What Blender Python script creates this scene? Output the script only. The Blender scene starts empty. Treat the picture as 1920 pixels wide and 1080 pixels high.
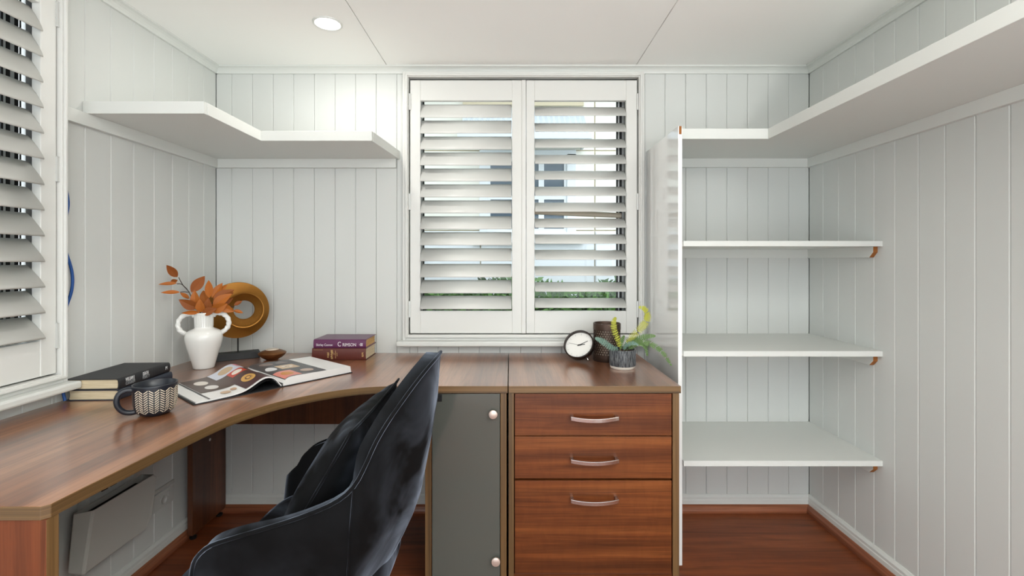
import bpy, bmesh, math, random
from mathutils import Matrix, Vector
random.seed(7)
S = bpy.context.scene
COL = S.collection
PI = math.pi
R = math.radians

# ------------------------------------------------------------------ camera
cam_data = bpy.data.cameras.new('camera')
cam = bpy.data.objects.new('camera', cam_data); COL.objects.link(cam)
cam.location = (0, 0, 1.18); cam.rotation_euler = (PI/2, 0, 0)
cam_data.sensor_width = 36.0
cam_data.lens = 885.0/1920*36
cam_data.shift_x = 3.0/1920
cam_data.shift_y = -50.0/1920
cam_data.clip_start = 0.02
S.camera = cam
# ------------------------------------------------------------------ world and exposure
W = bpy.data.worlds.new('world'); S.world = W; W.use_nodes = True
bg = W.node_tree.nodes['Background']
bg.inputs['Color'].default_value = (0.90, 0.955, 1.0, 1)
bg.inputs['Strength'].default_value = 2.8
S.view_settings.view_transform = 'Standard'; S.view_settings.look = 'None'
S.view_settings.gamma = 1.0; S.view_settings.use_curve_mapping = False
S.view_settings.exposure = 0.10
DOWNLIGHT_W = 2.6
FILL_UPLIGHT_W = 52.0

# ------------------------------------------------------------------ materials
def lin(c):
    return tuple((x/12.92 if x <= .04045 else ((x+.055)/1.055)**2.4) for x in [v/255 for v in c])
def mat(name, rgb, rough=.5, metal=0, coat=0, spec=.5, emit=0, sheen=0, bump=None, coat_rough=.1):
    m = bpy.data.materials.new(name); m.use_nodes = True
    b = m.node_tree.nodes['Principled BSDF']
    b.inputs['Base Color'].default_value = (*lin(rgb), 1)
    b.inputs['Roughness'].default_value = rough; b.inputs['Metallic'].default_value = metal
    b.inputs['Coat Weight'].default_value = coat; b.inputs['Coat Roughness'].default_value = coat_rough
    b.inputs['Specular IOR Level'].default_value = spec
    b.inputs['Sheen Weight'].default_value = sheen
    if emit:
        b.inputs['Emission Color'].default_value = (1, .98, .94, 1); b.inputs['Emission Strength'].default_value = emit
    if bump: add_bump(m, *bump)
    return m
def nodes(m): return m.node_tree.nodes, m.node_tree.links, m.node_tree.nodes['Principled BSDF']
def texco(m, scale, out='Object'):
    n, l, b = nodes(m)
    tc = n.new('ShaderNodeTexCoord'); mp = n.new('ShaderNodeMapping'); mp.inputs['Scale'].default_value = scale
    l.new(tc.outputs[out], mp.inputs['Vector']); return mp.outputs['Vector']
def noise(m, vec, scale, detail=4, rough=.55, dist=0):
    n, l, b = nodes(m); t = n.new('ShaderNodeTexNoise')
    t.inputs['Scale'].default_value = scale; t.inputs['Detail'].default_value = detail
    t.inputs['Roughness'].default_value = rough; t.inputs['Distortion'].default_value = dist
    l.new(vec, t.inputs['Vector']); return t.outputs['Fac']
def ramp(m, fac, stops):
    n, l, b = nodes(m); r = n.new('ShaderNodeValToRGB'); e = r.color_ramp.elements
    while len(e) < len(stops): e.new(.5)
    for i, (p, c) in enumerate(stops): e[i].position = p; e[i].color = (*lin(c), 1)
    l.new(fac, r.inputs['Fac']); return r.outputs['Color']
def mix(m, a, b_, fac, mode='MULTIPLY'):
    n, l, b = nodes(m); x = n.new('ShaderNodeMix'); x.data_type = 'RGBA'; x.blend_type = mode
    x.inputs[0].default_value = fac; l.new(a, x.inputs[6]); l.new(b_, x.inputs[7]); return x.outputs[2]
def add_bump(m, scale, strength, dist=.002, vscale=(1, 1, 1), detail=4):
    n, l, b = nodes(m); v = texco(m, vscale); f = noise(m, v, scale, detail)
    bp = n.new('ShaderNodeBump'); bp.inputs['Strength'].default_value = strength; bp.inputs['Distance'].default_value = dist
    l.new(f, bp.inputs['Height']); l.new(bp.outputs['Normal'], b.inputs['Normal'])
def wood(name, dark, mid, light, axis, rough=.35, coat=.0, cross=9.0, ripple=0.0, coat_rough=.15):
    """laminate wood grain running along one object axis"""
    m = bpy.data.materials.new(name); m.use_nodes = True
    n, l, b = nodes(m)
    def sc(al, cr): return tuple(al if (i == axis or (axis == 3 and i < 2)) else cr for i in range(3))
    broad = noise(m, texco(m, sc(.55, cross)), 1.0, 3, .5, .6)
    fine = noise(m, texco(m, sc(1.3, cross*3.2)), 1.0, 5, .6, 1.2)
    fib = noise(m, texco(m, sc(7, cross*26)), 1.0, 2, .5)
    c1 = ramp(m, broad, [(.30, dark), (.5, mid), (.72, light)])
    c2 = ramp(m, fine, [(.32, tuple(int(v*.72) for v in (255, 250, 245))), (.55, (255, 255, 255)), (.8, (255, 250, 240))])
    c3 = ramp(m, fib, [(.3, (215, 205, 195)), (.6, (255, 255, 255))])
    c = mix(m, mix(m, c1, c2, .75), c3, .6)
    if ripple:
        rp = noise(m, texco(m, sc(34, cross*.8)), 1.0, 2, .5, .8)
        c = mix(m, c, ramp(m, rp, [(.40, (196, 176, 160)), (.58, (255, 255, 255))]), ripple)
    l.new(c, b.inputs['Base Color'])
    b.inputs['Roughness'].default_value = rough
    b.inputs['Coat Weight'].default_value = coat; b.inputs['Coat Roughness'].default_value = coat_rough
    return m

WHITE = mat('white_painted_boards', (212, 214, 210), .55, bump=(60, .06, .001))
SHELFW = mat('white_painted_shelf', (219, 221, 216), .5, bump=(25, .08, .001))
CEIL = mat('ceiling_paint', (248, 248, 244), .8)
TRIMW = mat('white_gloss_trim', (218, 220, 215), .4)
SHUT = mat('shutter_satin_white', (222, 222, 217), .35)
LAMW = mat('white_laminate', (240, 241, 239), .12, coat=.9, coat_rough=.06)
MDF = mat('raw_brown_mdf', (150, 92, 38), .8, bump=(200, .2, .001))
HINGE = mat('hinge_white_metal', (205, 206, 202), .35, .2)
ALU = mat('window_aluminium', (225, 228, 228), .35, .3)
ALUD = mat('window_dark_seal', (45, 46, 46), .5)
BEIGE = mat('beige_painted_bar', (186, 176, 158), .6)
WTOP = wood('walnut_laminate_top', (112, 66, 40), (150, 96, 62), (178, 122, 84), 1, .30, 1.0, 10, .10, .22)
nodes(WTOP)[2].inputs['Specular IOR Level'].default_value = .85
WFRONT = wood('walnut_laminate_front', (84, 44, 20), (118, 64, 30), (148, 88, 44), 0, .36, .0, 15, .16)
nodes(WFRONT)[2].inputs['Specular IOR Level'].default_value = .35
WSIDE = wood('walnut_laminate_upright', (72, 38, 20), (100, 56, 30), (126, 74, 42), 2, .35, .15, 9, .2)
WEND = wood('walnut_laminate_end', (86, 44, 24), (114, 60, 34), (134, 78, 46), 2, .4, .1, 9)
nodes(WEND)[2].inputs['Specular IOR Level'].default_value = .2
WEDGE = wood('walnut_edge_band', (88, 66, 40), (118, 90, 56), (142, 110, 72), 3, .45, 0, 60)
WEDGEV = wood('walnut_edge_band_z', (84, 62, 36), (112, 84, 50), (136, 104, 66), 2, .45, 0, 60)
FLOORM = wood('floor_boards', (108, 54, 26), (134, 70, 36), (152, 84, 46), 0, .42, .0, 7, .06)
nodes(FLOORM)[2].inputs['Specular IOR Level'].default_value = .35
QUADY = wood('stained_quad_side', (124, 70, 46), (152, 90, 60), (168, 106, 74), 1, .4, .1, 20)
QUAD = wood('stained_quad', (124, 70, 46), (152, 90, 60), (168, 106, 74), 0, .4, .1, 20)
CHROME = mat('handle_chrome', (205, 200, 196), .16, 1)
KNOB = mat('knob_brushed', (226, 206, 194), .35, .55)
GLASSD = mat('smoked_glass', (88, 90, 84), .10, 0, spec=.6)
BLACKP = mat('black_plastic', (18, 18, 18), .4)
GREYBOX = mat('grey_plastic_box', (196, 196, 189), .55)
DARKIN = mat('dark_interior', (28, 28, 28), .8)
OUTLET = mat('outlet_plastic', (206, 207, 202), .4)
BLUE = mat('blue_cable', (20, 78, 150), .45)
CERAM = mat('white_glazed_ceramic', (238, 237, 232), .15, coat=.5)
GOLD = mat('antique_gold', (150, 102, 40), .42, .75, bump=(140, .25, .001))
GOLD2 = mat('antique_gold_rib', (168, 118, 52), .38, .8)
BRONZE = mat('bronze_bowl', (124, 82, 46), .35, .7, bump=(50, .3, .002))
WAX = mat('candle_wax', (226, 214, 198), .5)
BLACKW = mat('black_painted_wood', (20, 20, 20), .4)
LEAFM = mat('rust_leaf', (170, 94, 20), .6)
LEAFM2 = mat('rust_leaf_dark', (138, 72, 16), .65)
TWIG = mat('dark_twig', (52, 38, 30), .7)
COVBLK = mat('black_book_cloth', (34, 35, 38), .55, bump=(300, .15, .0006))
COVNAVY = mat('navy_book_cloth', (40, 46, 58), .6, bump=(300, .15, .0006))
COVPUR = mat('purple_dust_jacket', (98, 44, 84), .3)
COVRED = mat('maroon_leather', (96, 44, 36), .42, bump=(180, .2, .0008))
PAGE = mat('page_edges_cream', (222, 206, 174), .8)
PAGE2 = mat('page_edges_tan', (214, 176, 116), .8)
PAPER = mat('white_paper', (232, 231, 228), .35)
INKW = mat('white_print', (236, 236, 236), .5)
INKG = mat('grey_print', (150, 152, 154), .5)
INKGOLD = mat('gold_foil', (214, 182, 120), .4, .4)
MUGB = mat('matte_black_glaze', (30, 34, 42), .32)
MUGP = mat('cream_clay', (216, 202, 180), .7)
VELVET = mat('black_velvet', (8, 8, 9), .85, sheen=.35)
VELVETC = mat('black_velvet_cushion', (10, 10, 11), .8, sheen=.25)
CHLEG = mat('dark_brown_leg', (44, 26, 18), .4)
CLOCKC = mat('dark_clock_case', (38, 27, 22), .35, .3)
CLOCKF = mat('clock_face', (232, 230, 224), .5)
CLOCKH = mat('clock_hand', (26, 26, 26), .4)
LANT = mat('brown_perforated_metal', (72, 54, 44), .42, .55)
POTD = mat('speckled_dark_pot', (62, 66, 72), .45)
POTW = mat('unglazed_base', (218, 210, 198), .7)
SOIL = mat('potting_soil', (60, 42, 30), .95, bump=(120, .8, .004))
FERNY = mat('fern_yellow_green', (170, 172, 62), .55)
FERNG = mat('fern_green', (90, 120, 62), .55)
FERNB = mat('fern_blue_green', (104, 132, 118), .55)
LAMPE = mat('lamp_diffuser', (255, 255, 255), .5, emit=9)
for _m in (LEAFM, LEAFM2, FERNY, FERNG):
    nodes(_m)[2].inputs['Subsurface Weight'].default_value = 0.0
# velvet: patchy nap
def nap(m, lo, hi, scale):
    n, l, b = nodes(m); f = noise(m, texco(m, (1, 1, 1)), scale, 3, .55, .6)
    mr = n.new('ShaderNodeMapRange'); mr.inputs['From Min'].default_value = .38; mr.inputs['From Max'].default_value = .66
    mr.inputs['To Min'].default_value = lo; mr.inputs['To Max'].default_value = hi
    l.new(f, mr.inputs['Value']); l.new(mr.outputs['Result'], b.inputs['Sheen Weight'])
    b.inputs['Sheen Roughness'].default_value = .35; b.inputs['Sheen Tint'].default_value = (.62, .72, .9, 1)
    b.inputs['Specular IOR Level'].default_value = .15
nap(VELVET, .02, .85, 6.5); nap(VELVETC, .0, .22, 9.0)
def streak(m, dark, light, vs, sc):
    n, l, b = nodes(m); f = noise(m, texco(m, vs), sc, 4, .65)
    l.new(ramp(m, f, [(.42, dark), (.66, light)]), b.inputs['Base Color'])
streak(POTD, (40, 43, 48), (128, 130, 130), (1, 1, .18), 190)
streak(PAGE, (206, 188, 152), (228, 214, 184), (1, 1, 40), 12)
streak(PAGE2, (190, 150, 92), (224, 186, 128), (1, 1, 40), 12)
def glass_mat():
    m = bpy.data.materials.new('clear_window_glass'); m.use_nodes = True
    n = m.node_tree.nodes; l = m.node_tree.links; n.remove(n['Principled BSDF'])
    t = n.new('ShaderNodeBsdfTransparent'); t.inputs['Color'].default_value = (.94, .97, .97, 1)
    g = n.new('ShaderNodeBsdfGlossy'); g.inputs['Roughness'].default_value = .02
    x = n.new('ShaderNodeMixShader'); fr = n.new('ShaderNodeFresnel'); fr.inputs['IOR'].default_value = 1.35
    l.new(fr.outputs[0], x.inputs[0]); l.new(t.outputs[0], x.inputs[1]); l.new(g.outputs[0], x.inputs[2])
    l.new(x.outputs[0], n['Material Output'].inputs['Surface']); return m
GLASS = glass_mat()

# ------------------------------------------------------------------ mesh builder
class MB:
    def __init__(self): self.v = []; self.f = []; self.mi = []
    def face(self, idx, m=0): self.f.append(idx); self.mi.append(m)
    def box(self, x0, x1, y0, y1, z0, z1, m=0, fm=None):
        b = len(self.v)
        self.v += [(x0, y0, z0), (x1, y0, z0), (x1, y1, z0), (x0, y1, z0), (x0, y0, z1), (x1, y0, z1), (x1, y1, z1), (x0, y1, z1)]
        # -z +z -y +y -x +x
        q = [(0, 3, 2, 1), (4, 5, 6, 7), (0, 1, 5, 4), (2, 3, 7, 6), (3, 0, 4, 7), (1, 2, 6, 5)]
        for k, f in enumerate(q): self.face([b+i for i in f], fm[k] if fm else m)
        return self
    def prism(self, poly, z0, z1, m=0, side=None, M=None):
        """poly counter-clockwise in xy, extruded in z; M maps to place"""
        b = len(self.v); n = len(poly)
        pts = [(x, y, z0) for x, y in poly] + [(x, y, z1) for x, y in poly]
        if M is not None: pts = [tuple(M @ Vector(p)) for p in pts]
        self.v += pts
        self.face([b+i for i in range(n)][::-1], m); self.face([b+n+i for i in range(n)], m)
        for i in range(n):
            j = (i+1) % n; self.face([b+i, b+j, b+n+j, b+n+i], m if side is None else side)
        return self
    def lathe(self, prof, seg=32, m=0, c=(0, 0, 0), cap0=True, cap1=True, M=None):
        b = len(self.v); n = len(prof)
        for i in range(seg):
            a = 2*PI*i/seg
            for r, z in prof:
                p = Vector((c[0]+r*math.cos(a), c[1]+r*math.sin(a), c[2]+z)); self.v.append(tuple(M @ p if M is not None else p))
        for i in range(seg):
            j = (i+1) % seg
            for k in range(n-1): self.face([b+i*n+k, b+j*n+k, b+j*n+k+1, b+i*n+k+1], m)
        if cap0: self.face([b+i*n for i in range(seg)][::-1], m)
        if cap1: self.face([b+i*n+n-1 for i in range(seg)], m)
        return self
    def tube(self, path, rad, seg=8, m=0, closed=False, caps=True, twist=None):
        P = [Vector(p) for p in path]; n = len(P); b = len(self.v)
        rad = rad if isinstance(rad, (list, tuple)) else [rad]*n
        up = None
        for i in range(n):
            t = (P[(i+1) % n]-P[i-1]) if closed else (P[min(i+1, n-1)]-P[max(i-1, 0)])
            t.normalize()
            if up is None:
                up = t.orthogonal().normalized()
            up = (up - t*up.dot(t)).normalized(); w = t.cross(up)
            r = rad[i]
            for k in range(seg):
                a = 2*PI*k/seg; rr = r
                if twist: rr = r*(1+twist[1]*math.cos(2*a+twist[0]*i))
                self.v.append(tuple(P[i]+(up*math.cos(a)+w*math.sin(a))*rr))
        for i in range(n if closed else n-1):
            j = (i+1) % n
            for k in range(seg):
                k2 = (k+1) % seg; self.face([b+i*seg+k, b+i*seg+k2, b+j*seg+k2, b+j*seg+k], m)
        if not closed and caps:
            self.face([b+k for k in range(seg)][::-1], m); self.face([b+(n-1)*seg+k for k in range(seg)], m)
        return self
    def grid(self, fn, nu, nv, m=0, closed_u=False, flip=False):
        b = len(self.v)
        for i in range(nu):
            for j in range(nv): self.v.append(tuple(fn(i/(nu if closed_u else nu-1), j/(nv-1))))
        for i in range(nu if closed_u else nu-1):
            i2 = (i+1) % nu
            for j in range(nv-1):
                q = [b+i*nv+j, b+i2*nv+j, b+i2*nv+j+1, b+i*nv+j+1]; self.face(q[::-1] if flip else q, m)
        return self
    def mesh(self, name):
        me = bpy.data.meshes.new(name); me.from_pydata(self.v, [], self.f)
        for p, k in zip(me.polygons, self.mi): p.material_index = k
        me.update(); return me
ROOTM = {}
def link(name, me, mats, parent=None, smooth=False, bevel=0, mods=None):
    o = bpy.data.objects.new(name, me); COL.objects.link(o)
    for m in (mats if isinstance(mats, (list, tuple)) else [mats]): me.materials.append(m)
    if smooth:
        for p in me.polygons: p.use_smooth = True
        if smooth == 'auto':
            try: me.set_sharp_from_angle(angle=R(38))
            except Exception: pass
    if bevel:
        b = o.modifiers.new('bevel', 'BEVEL'); b.width = bevel; b.segments = 2; b.limit_method = 'ANGLE'; b.angle_limit = R(40)
    if parent is not None:
        o.parent = parent
    return o
def part(name, mb, mats, root, smooth=False, bevel=0, world=True):
    """a part of a thing; world=True: the geometry is in world metres and moved into the thing's own frame"""
    me = mb.mesh(name)
    r = root
    while r.parent is not None: r = r.parent
    if world and r.name in ROOTM: me.transform(ROOTM[r.name].inverted())
    return link(name, me, mats, root, smooth, bevel)
def tag(o, label, cat, group=None):
    o['label'] = label; o['category'] = cat
    if group: o['group'] = group
    return o
def thing(name, label, cat, loc=(0, 0, 0), rz=0, group=None, M=None):
    o = bpy.data.objects.new(name, None); COL.objects.link(o); o.empty_display_size = .05
    M = M if M is not None else Matrix.Translation(loc) @ Matrix.Rotation(rz, 4, 'Z')
    o.matrix_world = M; ROOTM[o.name] = M.copy()
    if label: tag(o, label, cat, group)
    return o
def struct_empty(name, loc=(0, 0, 0)):
    o = thing(name, None, None, loc); o['kind'] = 'structure'; return o
def struct(name, mb, mats, bevel=0, smooth=False):
    o = link(name, mb.mesh(name), mats, None, smooth, bevel); o['kind'] = 'structure'; return o
def copy_tree(o, parent=None):
    c = o.copy(); COL.objects.link(c); c.parent = parent
    if parent is not None: c.matrix_parent_inverse = o.matrix_parent_inverse
    for ch in list(o.children): copy_tree(ch, c)
    return c
def text_mesh(s, size, extrude=.0002, sx=1.0, shear=0.0, align='CENTER', M=Matrix()):
    cu = bpy.data.curves.new('lettering', 'FONT'); cu.body = s; cu.size = size; cu.extrude = extrude; cu.shear = shear
    cu.align_x = align; cu.align_y = 'CENTER'; cu.resolution_u = 3
    ob = bpy.data.objects.new('lettering_tmp', cu); COL.objects.link(ob)
    dg = bpy.context.evaluated_depsgraph_get(); dg.update()
    me = bpy.data.meshes.new_from_object(ob.evaluated_get(dg))
    bpy.data.objects.remove(ob); bpy.data.curves.remove(cu)
    me.materials.clear()
    me.transform(M @ Matrix.Diagonal((sx, 1, 1, 1))); return me
def crom(pts, n):
    """Catmull-Rom resample"""
    P = [Vector(p) for p in pts]; out = []
    for k in range(n):
        t = k/(n-1)*(len(P)-1); i = min(int(t), len(P)-2); f = t-i
        p0 = P[max(i-1, 0)]; p1 = P[i]; p2 = P[i+1]; p3 = P[min(i+2, len(P)-1)]
        out.append(.5*((2*p1)+(p2-p0)*f+(2*p0-5*p1+4*p2-p3)*f*f+(3*p1-p0-3*p2+p3)*f**3))
    return out
def interp(tab, x):
    if x <= tab[0][0]: return tab[0][1]
    for (a, u), (b, v) in zip(tab, tab[1:]):
        if x <= b: return u+(v-u)*(x-a)/(b-a)
    return tab[-1][1]

# ================================================================== THE ROOM
XL, XR, YB, YR, ZC = -1.397, 1.418, 2.24, -0.90, 2.10     # left, right, back, rear, ceiling
WX0, WX1, WZ0, WZ1 = -.478, .602, .836, 2.044              # clear opening of the back window
LY0, LY1 = .36, 1.437                                      # clear opening of the left window
T = .012                                                   # board thickness

fl = struct('floor', MB().box(XL-.1, XR+.1, YR-.1, YB+.1, -.06, 0), FLOORM)
ce = struct('ceiling', MB().box(XL-.1, XR+.1, YR-.1, YB+.1, ZC+.008, ZC+.08), CEIL)
for a, b in ((XL-.02, -.5825), (-.5795, .5885), (.5915, XR+.02)):
    link('ceiling_sheet', MB().box(a, b, YR-.02, YB+.02, ZC, ZC+.008).mesh('ceiling_sheet'), CEIL, ce, bevel=.0015)

wb = struct('wall_back', MB().box(XL-.1, WX0, YB+T, YB+.10, 0, ZC).box(WX1, XR+.1, YB+T, YB+.10, 0, ZC)
            .box(WX0, WX1, YB+T, YB+.10, 0, WZ0).box(WX0, WX1, YB+T, YB+.10, WZ1, ZC), WHITE)
wl = struct('wall_left', MB().box(XL-.10, XL-T, YR, LY0, 0, ZC).box(XL-.10, XL-T, LY1, YB+.1, 0, ZC)
            .box(XL-.10, XL-T, LY0, LY1, 0, WZ0).box(XL-.10, XL-T, LY0, LY1, WZ1, ZC), WHITE)
wr = struct('wall_right', MB().box(XR+T, XR+.10, YR, YB+.1, 0, ZC), WHITE)
# unseen rear wall; its wide opening is added to let sky light in
struct('wall_rear', MB().box(XL-.1, XL+.06, YR-.1, YR, 0, ZC).box(XR-.06, XR+.1, YR-.1, YR, 0, ZC).box(XL+.06, XR-.06, YR-.1, YR, 2.06, ZC), WHITE)

BOARDS = {}
def board(parent, axis, a0, a1, z0, z1, face, sgn):
    """one tongue-and-groove board, arrised along both long edges. axis 0: on the back wall, 1: on a side wall"""
    w = round(a1-a0, 4); h = round(z1-z0, 4); key = (axis, sgn, w, h)
    if key not in BOARDS:
        c = .0026; g = .0004
        prof = [(g, 0), (w-g, 0), (w-g, T-c), (w-g-c, T), (g+c, T), (g, T-c)]      # (along, proud)
        mb = MB(); n = len(prof)
        for z in (0, h):
            for u, p in prof:
                mb.v.append((u, YBs(p), z) if axis == 0 else ((sgn*p), u, z))
        mb.face(list(range(n))[::-1]); mb.face([n+i for i in range(n)])
        for i in range(n):
            j = (i+1) % n; mb.face([i, j, n+j, n+i])
        me = mb.mesh('board')
        bm = bmesh.new(); bm.from_mesh(me); bmesh.ops.recalc_face_normals(bm, faces=bm.faces); bm.to_mesh(me); bm.free()
        me.materials.append(WHITE); BOARDS[key] = me
    o = bpy.data.objects.new('board', BOARDS[key]); COL.objects.link(o); o.parent = parent
    o.location = (a0, face, z0) if axis == 0 else (face, a0, z0)
def YBs(p): return -p
def cuts(lo, hi, phase, pitch):
    k = math.ceil((lo-phase)/pitch); c = [lo]
    while phase+k*pitch < hi-1e-4:
        if phase+k*pitch > lo+1e-4: c.append(phase+k*pitch)
        k += 1
    return c+[hi]
def run(parent, axis, lo, hi, phase, pitch, face, sgn, hole=None):
    c = cuts(lo, hi, phase, pitch)
    for a, b in zip(c, c[1:]):
        if hole and a < hole[1] and b > hole[0]:
            segs = [(a, min(b, hole[0]), 0, ZC)] if a < hole[0]-.004 else []
            segs += [(max(b-(b-hole[1]), a), b, 0, ZC)] if b > hole[1]+.004 else []
            aa, bb = max(a, hole[0]), min(b, hole[1])
            if bb-aa > .006: segs += [(aa, bb, 0, hole[2]), (aa, bb, hole[3], ZC)]
            for s in segs: board(parent, axis, *s, face, sgn)
        else: board(parent, axis, a, b, 0, ZC, face, sgn)
run(wb, 0, XL, XR, -1.3235, .098, YB+T, -1, (WX0, WX1, WZ0, WZ1))
run(wl, 1, YR, YB, 2.15, .1, XL-T, 1, (LY0, LY1, WZ0, WZ1))
run(wr, 1, YR, YB, 2.14, .1, XR+T, -1)

def rail(name, prof, mats, kind, a0, a1):
    """a moulding with a cross-section (out from the wall, up) along a wall"""
    mb = MB(); n = len(prof)
    for a in (a0, a1):
        for o, z in prof:
            mb.v.append({'back': (a, YB-o, z), 'left': (XL+o, a, z), 'right': (XR-o, a, z)}[kind])
    mb.face(list(range(n))[::-1]); mb.face([n+i for i in range(n)])
    for i in range(n): mb.face([i, (i+1) % n, n+(i+1) % n, n+i])
    me = mb.mesh(name); bm = bmesh.new(); bm.from_mesh(me); bmesh.ops.recalc_face_normals(bm, faces=bm.faces); bm.to_mesh(me); bm.free()
    o = link(name, me, mats); o['kind'] = 'structure'; return o
cove = [(0, 2.068), (.009, 2.068), (.011, 2.076), (.016, 2.084), (.024, 2.090), (.033, 2.093), (.033, ZC), (0, ZC)]
rail('trim_1', cove, TRIMW, 'back', XL, XR); rail('trim_2', cove, TRIMW, 'left', YR, YB); rail('trim_3', cove, TRIMW, 'right', YR, YB)
skirt = [(0, 0), (.013, 0), (.013, .052), (.011, .056), (.011, .066), (.007, .072), (.004, .077), (0, .077)]
qd = [(.013, 0), (.032, 0), (.032, .010), (.029, .020), (.023, .028), (.017, .033), (.013, .034)]
rail('baseboard_back', skirt, TRIMW, 'back', XL, XR); rail('baseboard_left', skirt, TRIMW, 'left', YR, YB); rail('baseboard_right', skirt, TRIMW, 'right', YR, YB)
rail('trim_4', qd, QUAD, 'back', XL, XR); rail('trim_5', qd, QUADY, 'left', YR, YB); rail('trim_6', qd, QUADY, 'right', YR, YB)

# ------------------------------------------------------------------ windows
def Mwin(side):
    """window frame of reference: u along the wall, w out of the room, z up"""
    if side == 'back': return Matrix.Identity(4)
    # u = distance along left wall from its far end, w = -X
    return Matrix(((0, -1, 0, XL+YB), (1, 0, 0, 0), (0, 0, 1, 0), (0, 0, 0, 1)))
def wbox(M, mb, *a, **k):
    t = MB().box(*a, **k); b = len(mb.v)
    mb.v += [tuple(M @ Vector(p)) for p in t.v]
    for f, m in zip(t.f, t.mi): mb.face([b+i for i in f], m)
    return mb
def build_window(name, side, u0, u1):
    M = Mwin(side); z0, z1 = WZ0, WZ1
    w = struct_empty(name, tuple(M @ Vector(((u0+u1)/2, YB, z0))))
    f = MB()
    fw = .026                                         # shutter frame, mitred look by two steps
    for (d0, d1, o0, o1) in ((2.208, 2.262, 0, fw*.62), (2.200, 2.208, .004, fw*.45), (2.216, 2.240, fw*.5, fw+.002)):
        for (a, b, c, d) in ((u0-o1, u0-o0, z0-o1, z1+o1), (u1+o0, u1+o1, z0-o1, z1+o1), (u0-o0, u1+o0, z1+o0, z1+o1), (u0-o0, u1+o0, z0-o1, z0-o0)):
            wbox(M, f, a, b, d0, d1, c, d)
    part('frame', f, SHUT, w, bevel=.0015)
    part('sill', wbox(M, MB(), u0-.050, u1+.034, 2.176, 2.2395, z0-.050, z0-.0265), TRIMW, w, bevel=.006)
    rv = MB()                                         # reveal lining
    for (a, b, c, d) in ((u0-.004, u0, z0, z1), (u1, u1+.004, z0, z1), (u0, u1, z1, z1+.004), (u0, u1, z0-.004, z0)):
        wbox(M, rv, a, b, 2.262, 2.345, c, d)
    part('reveal', rv, TRIMW, w)
    al = MB()
    um = (u0+u1)/2-.02
    for (a, b, c, d) in ((u0, u0+.03, z0, z1), (u1-.018, u1, z0, z1), (u0, u1, z1-.03, z1), (u0, u1, z0, z0+.022)):
        wbox(M, al, a, b, 2.300, 2.345, c, d)
    part('outer_frame', al, ALU, w, bevel=.001)
    for k, (a, b) in enumerate(((u0+.03, um+.02), (um-.02, u1-.034))):
        y = 2.328-.016*k
        sf = MB()
        for (p, q, c, d) in ((a, a+.018, z0+.022, z1-.03), (b-(.018 if k == 0 else .044), b, z0+.022, z1-.03), (a, b, z1-.052, z1-.03), (a, b, z0+.022, z0+.040)):
            wbox(M, sf, p, q, y-.007, y+.007, c, d)
        s = part('sash_frame', sf, ALU, w)
        part('pane', wbox(M, MB(), a+.018, b-(.018 if k == 0 else .044), y-.0015, y+.0015, z0+.040, z1-.052), GLASS, s)
        sl = MB()
        for (p, q) in ((a+.018, a+.023), (b-.023, b-.018)) if k == 0 else ((a+.018, a+.023), (b-.049, b-.043), (b-.036, b-.024), (b-.012, b-.006)): wbox(M, sl, p, q, y-.0075, y+.0075, z0+.04, z1-.052)
        for q in (b-.004, b+.004): wbox(M, sl, q-.002, q+.002, y-.009, y-.007, z0+.022, z1-.03)
        part('glazing_seal', sl, ALUD, s)
    return w
win1 = build_window('window_1', 'back', WX0, WX1)
win2 = build_window('window_2', 'left', LY0, LY1)
bar = MB(); bar.tube([(.0, 2.285, 1.424), (.535, 2.285, 1.402)], .0125, 8)
part('locking_bar', bar, BEIGE, win1)

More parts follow.
